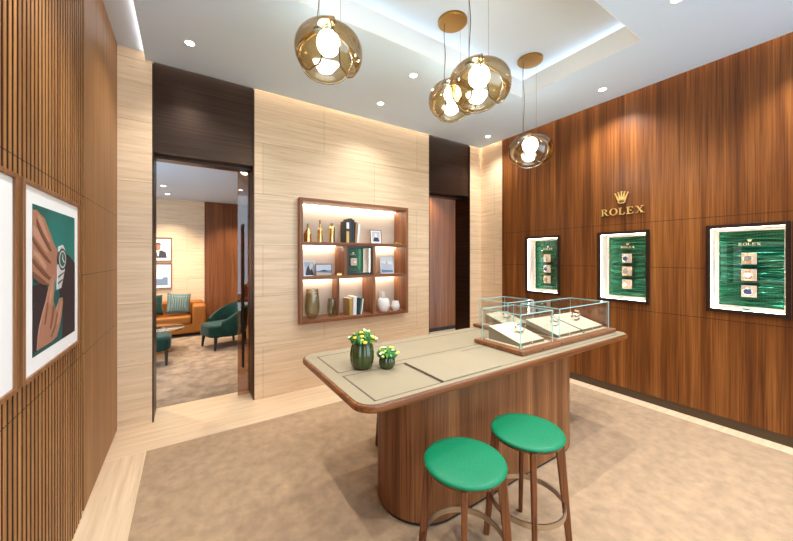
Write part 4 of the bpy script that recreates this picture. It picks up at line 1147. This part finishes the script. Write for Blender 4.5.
# ------------------------------------------------------------------ lounge furniture
def pillow(mb, w, h, d, n=12):
    g = {}
    for side in (1, -1):
        for j in range(n+1):
            for i in range(n+1):
                u, v = 2*i/n-1, 2*j/n-1
                k = (1-u*u)*(1-v*v)
                pinch = 1-0.06*(1-abs(u))*abs(v)-0.06*(1-abs(v))*abs(u)
                g[side, i, j] = mb.bm.verts.new((u*w/2*pinch, side*d/2*k**0.45, v*h/2*pinch))
        for j in range(n):
            for i in range(n):
                mb._f([g[side, i, j], g[side, i+1, j], g[side, i+1, j+1], g[side, i, j+1]])
    bmesh.ops.remove_doubles(mb.bm, verts=mb.bm.verts[:], dist=1e-4)
sf = thing('sofa', 'cognac leather sofa against the lounge\'s travertine wall', 'sofa', (-0.85, 8.02, 0.006))
MB().box(-1.15, 1.15, 0.0, 0.60, 0.07, 0.26).build('sofa_base', M['cognac'], sf, bevel=0.02, seg=3)
for x in (-0.93, 0.0):
    MB().box(x+0.005, x+0.925, -0.015, 0.46, 0.26, 0.43).build('seat_cushion', M['cognac'], sf, smooth=True, bevel=0.045, seg=4)
MB().box(-1.15, 1.15, 0.44, 0.64, 0.26, 0.70).build('backrest', M['cognac'], sf, smooth=True, bevel=0.05, seg=4)
for x in (-1.19, 0.94):
    MB().box(x, x+0.25, -0.02, 0.62, 0.07, 0.645).build('arm', M['cognac'], sf, smooth=True, bevel=0.045, seg=4)
for x in (-1.1, 1.1):
    for y in (0.06, 0.55): MB().lathe([(0, 0), (0.02, 0), (0.024, 0.075), (0, 0.075)], 12, (x, y, 0)).build('leg', M['dark_leg'], sf, smooth=True)
mb = MB(); pillow(mb, 0.42, 0.44, 0.15)
o = mb.build('throw_pillow', M['pattern'], None, smooth=True, angle=180, loc=(-0.15, 8.245, 0.685)); o.rotation_euler = (-0.28, 0.10, 0.12)
tag(o, 'lattice-patterned throw pillow by the sofa arm', 'pillow')
mb = MB(); pillow(mb, 0.44, 0.42, 0.15)
o = mb.build('throw_pillow', M['velvet'], None, smooth=True, angle=180, loc=(-0.64, 8.245, 0.67)); o.rotation_euler = (-0.30, -0.06, -0.05)
tag(o, 'plain dark green velvet throw pillow on the sofa', 'pillow')

def armchair(loc, rz, label):
    """barrel chair facing local -Y: padded seat inside a shell that rises from the arms to the back"""
    r = thing('armchair', label, 'armchair', loc, rz)
    n = 40; mb = MB()
    def ring(a, rr, z): return (rr*0.98*math.sin(a), 0.02+rr*math.cos(a)*0.92, z)
    rows = []
    for k in range(n+1):
        a = -2.25+4.5*k/n
        s = max(0.0, math.cos(a/2.25*PI/2))          # 1 at the back, 0 at the arm ends
        zt = 0.50+0.30*s**1.1
        ro, ri = 0.37+0.03*s, 0.29+0.02*s
        rows.append([mb.bm.verts.new(ring(a, q, z)) for q, z in ((ro-0.05, 0.22), (ro-0.01, 0.34), (ro+0.01, zt-0.04), (ro-0.025, zt), (ri+0.02, zt), (ri, zt-0.04), (ri, 0.34), (ri, 0.22))])
    for A_, B_ in zip(rows, rows[1:]):
        for j in range(8): mb._f([A_[j], A_[(j+1) % 8], B_[(j+1) % 8], B_[j]])
    mb._f(rows[0][::-1]); mb._f(rows[-1])
    mb.build('shell', M['velvet'], r, smooth=True, angle=50)
    mb = MB(); mb.prism(rrect(-0.29, 0.29, -0.36, 0.27, 0.16, 8), XY, 0.22, 0.44); mb.build('seat', M['velvet'], r, smooth=True, bevel=0.04, seg=4)
    for x, y in ((-0.24, -0.27), (0.24, -0.27), (-0.22, 0.26), (0.22, 0.26)):
        MB().hull8([(x*1.08-0.013, y*1.08-0.013, 0), (x*1.08+0.013, y*1.08-0.013, 0), (x*1.08+0.013, y*1.08+0.013, 0), (x*1.08-0.013, y*1.08+0.013, 0)],
                   [(x-0.024, y-0.024, 0.24), (x+0.024, y-0.024, 0.24), (x+0.024, y+0.024, 0.24), (x-0.024, y+0.024, 0.24)]).build('leg', M['dark_leg'], r)
    return r
armchair((0.60, 6.88, 0.006), -1.22, 'dark green velvet armchair with sloping arms in the lounge')
pf = thing('pouf', 'dark green velvet pouf cut by the doorway\'s left jamb', 'pouf', (-0.50, 6.20, 0.006))
mb = MB(); mb.prism(rrect(-0.29, 0.29, -0.27, 0.27, 0.14, 8), XY, 0.24, 0.46); mb.build('seat', M['velvet'], pf, smooth=True, bevel=0.05, seg=4)
for x, y in ((-0.22, -0.16), (0.235, -0.13), (-0.22, 0.18), (0.22, 0.18)):
    MB().hull8([(x-0.014, y-0.014, 0), (x+0.014, y-0.014, 0), (x+0.014, y+0.014, 0), (x-0.014, y+0.014, 0)],
               [(x-0.026, y-0.026, 0.25), (x+0.026, y-0.026, 0.25), (x+0.026, y+0.026, 0.25), (x-0.026, y+0.026, 0.25)]).build('leg', M['dark_leg'], pf)
ct = thing('coffee_table', 'round bronze glass coffee table in front of the sofa', 'table', (-0.42, 7.05, 0.006))
MB().lathe([(0, 0.39), (0.38, 0.39), (0.40, 0.40), (0.38, 0.412), (0, 0.412)], 48).build('tabletop', M['table_glass'], ct, smooth=True)
MB().lathe([(0.385, 0.388), (0.405, 0.388), (0.405, 0.40), (0.385, 0.40)], 48).build('rim', M['gold'], ct, smooth=True)
MB().lathe([(0, 0), (0.2, 0), (0.2, 0.012), (0.03, 0.03), (0.03, 0.39), (0, 0.39)], 24).build('pedestal', M['brass'], ct, smooth=True)

def wall_photo(x0, x1, z0, z1, label, art):
    r = thing('wall_photograph', label, 'framed picture', ((x0+x1)/2, BY1, z0), 0, 'framed photographs above the sofa')
    w, h = (x1-x0)/2, z1-z0; f = 0.022; d = -0.035
    mb = MB()
    mb.box(-w, -w+f, d, -0.001, 0, h); mb.box(w-f, w, d, -0.001, 0, h); mb.box(-w+f, w-f, d, -0.001, 0, f); mb.box(-w+f, w-f, d, -0.001, h-f, h)
    mb.build('frame', M['frame_wood'], r)
    MB().box(-w+f, w-f, -0.022, -0.006, f, h-f).build('mount', M['white_mat'], r)
    mb = MB(); mats = []
    b = 0.075
    iw, ih = 2*w-2*b, h-2*b
    for i, (m, poly) in enumerate(art):
        mats.append(M[m]); mb.prism([(-iw/2+u*iw, b+v*ih) for u, v in poly], lambda u, v, q: (u, q, v), -0.0228-0.0006*i, -0.0215, i)
    mb.build('print', mats, r)
full = [(0, 0), (1, 0), (1, 1), (0, 1)]
wall_photo(-0.80, -0.28, 1.575, 2.095, 'upper framed portrait of a person in a dark suit, above the sofa',
           [('print_white', full), ('print_dark', [(0.08, 0), (0.96, 0), (0.9, 0.34), (0.68, 0.46), (0.52, 0.36), (0.38, 0.46), (0.16, 0.36)]), ('print_white', [(0.46, 0.40), (0.60, 0.40), (0.56, 0.12), (0.52, 0.10)]),
            ('print_skin', circ(0.53, 0.63, 0.13, 0.20)), ('print_dark', [(0.38, 0.72), (0.42, 0.86), (0.54, 0.90), (0.66, 0.85), (0.68, 0.72), (0.6, 0.79), (0.46, 0.79)])])
wall_photo(-0.80, -0.28, 0.98, 1.535, 'lower framed photograph of a sailing boat at sea, above the sofa',
           [('print_sky', full), ('print_sea', [(0, 0), (1, 0), (1, 0.42), (0, 0.45)]), ('print_white', [(0.2, 0.45), (0.8, 0.42), (0.72, 0.34), (0.26, 0.35)]), ('print_white', [(0.46, 0.47), (0.66, 0.47), (0.5, 0.92)]), ('print_sand', [(0.0, 0.45), (0.2, 0.52), (0.3, 0.45)])])
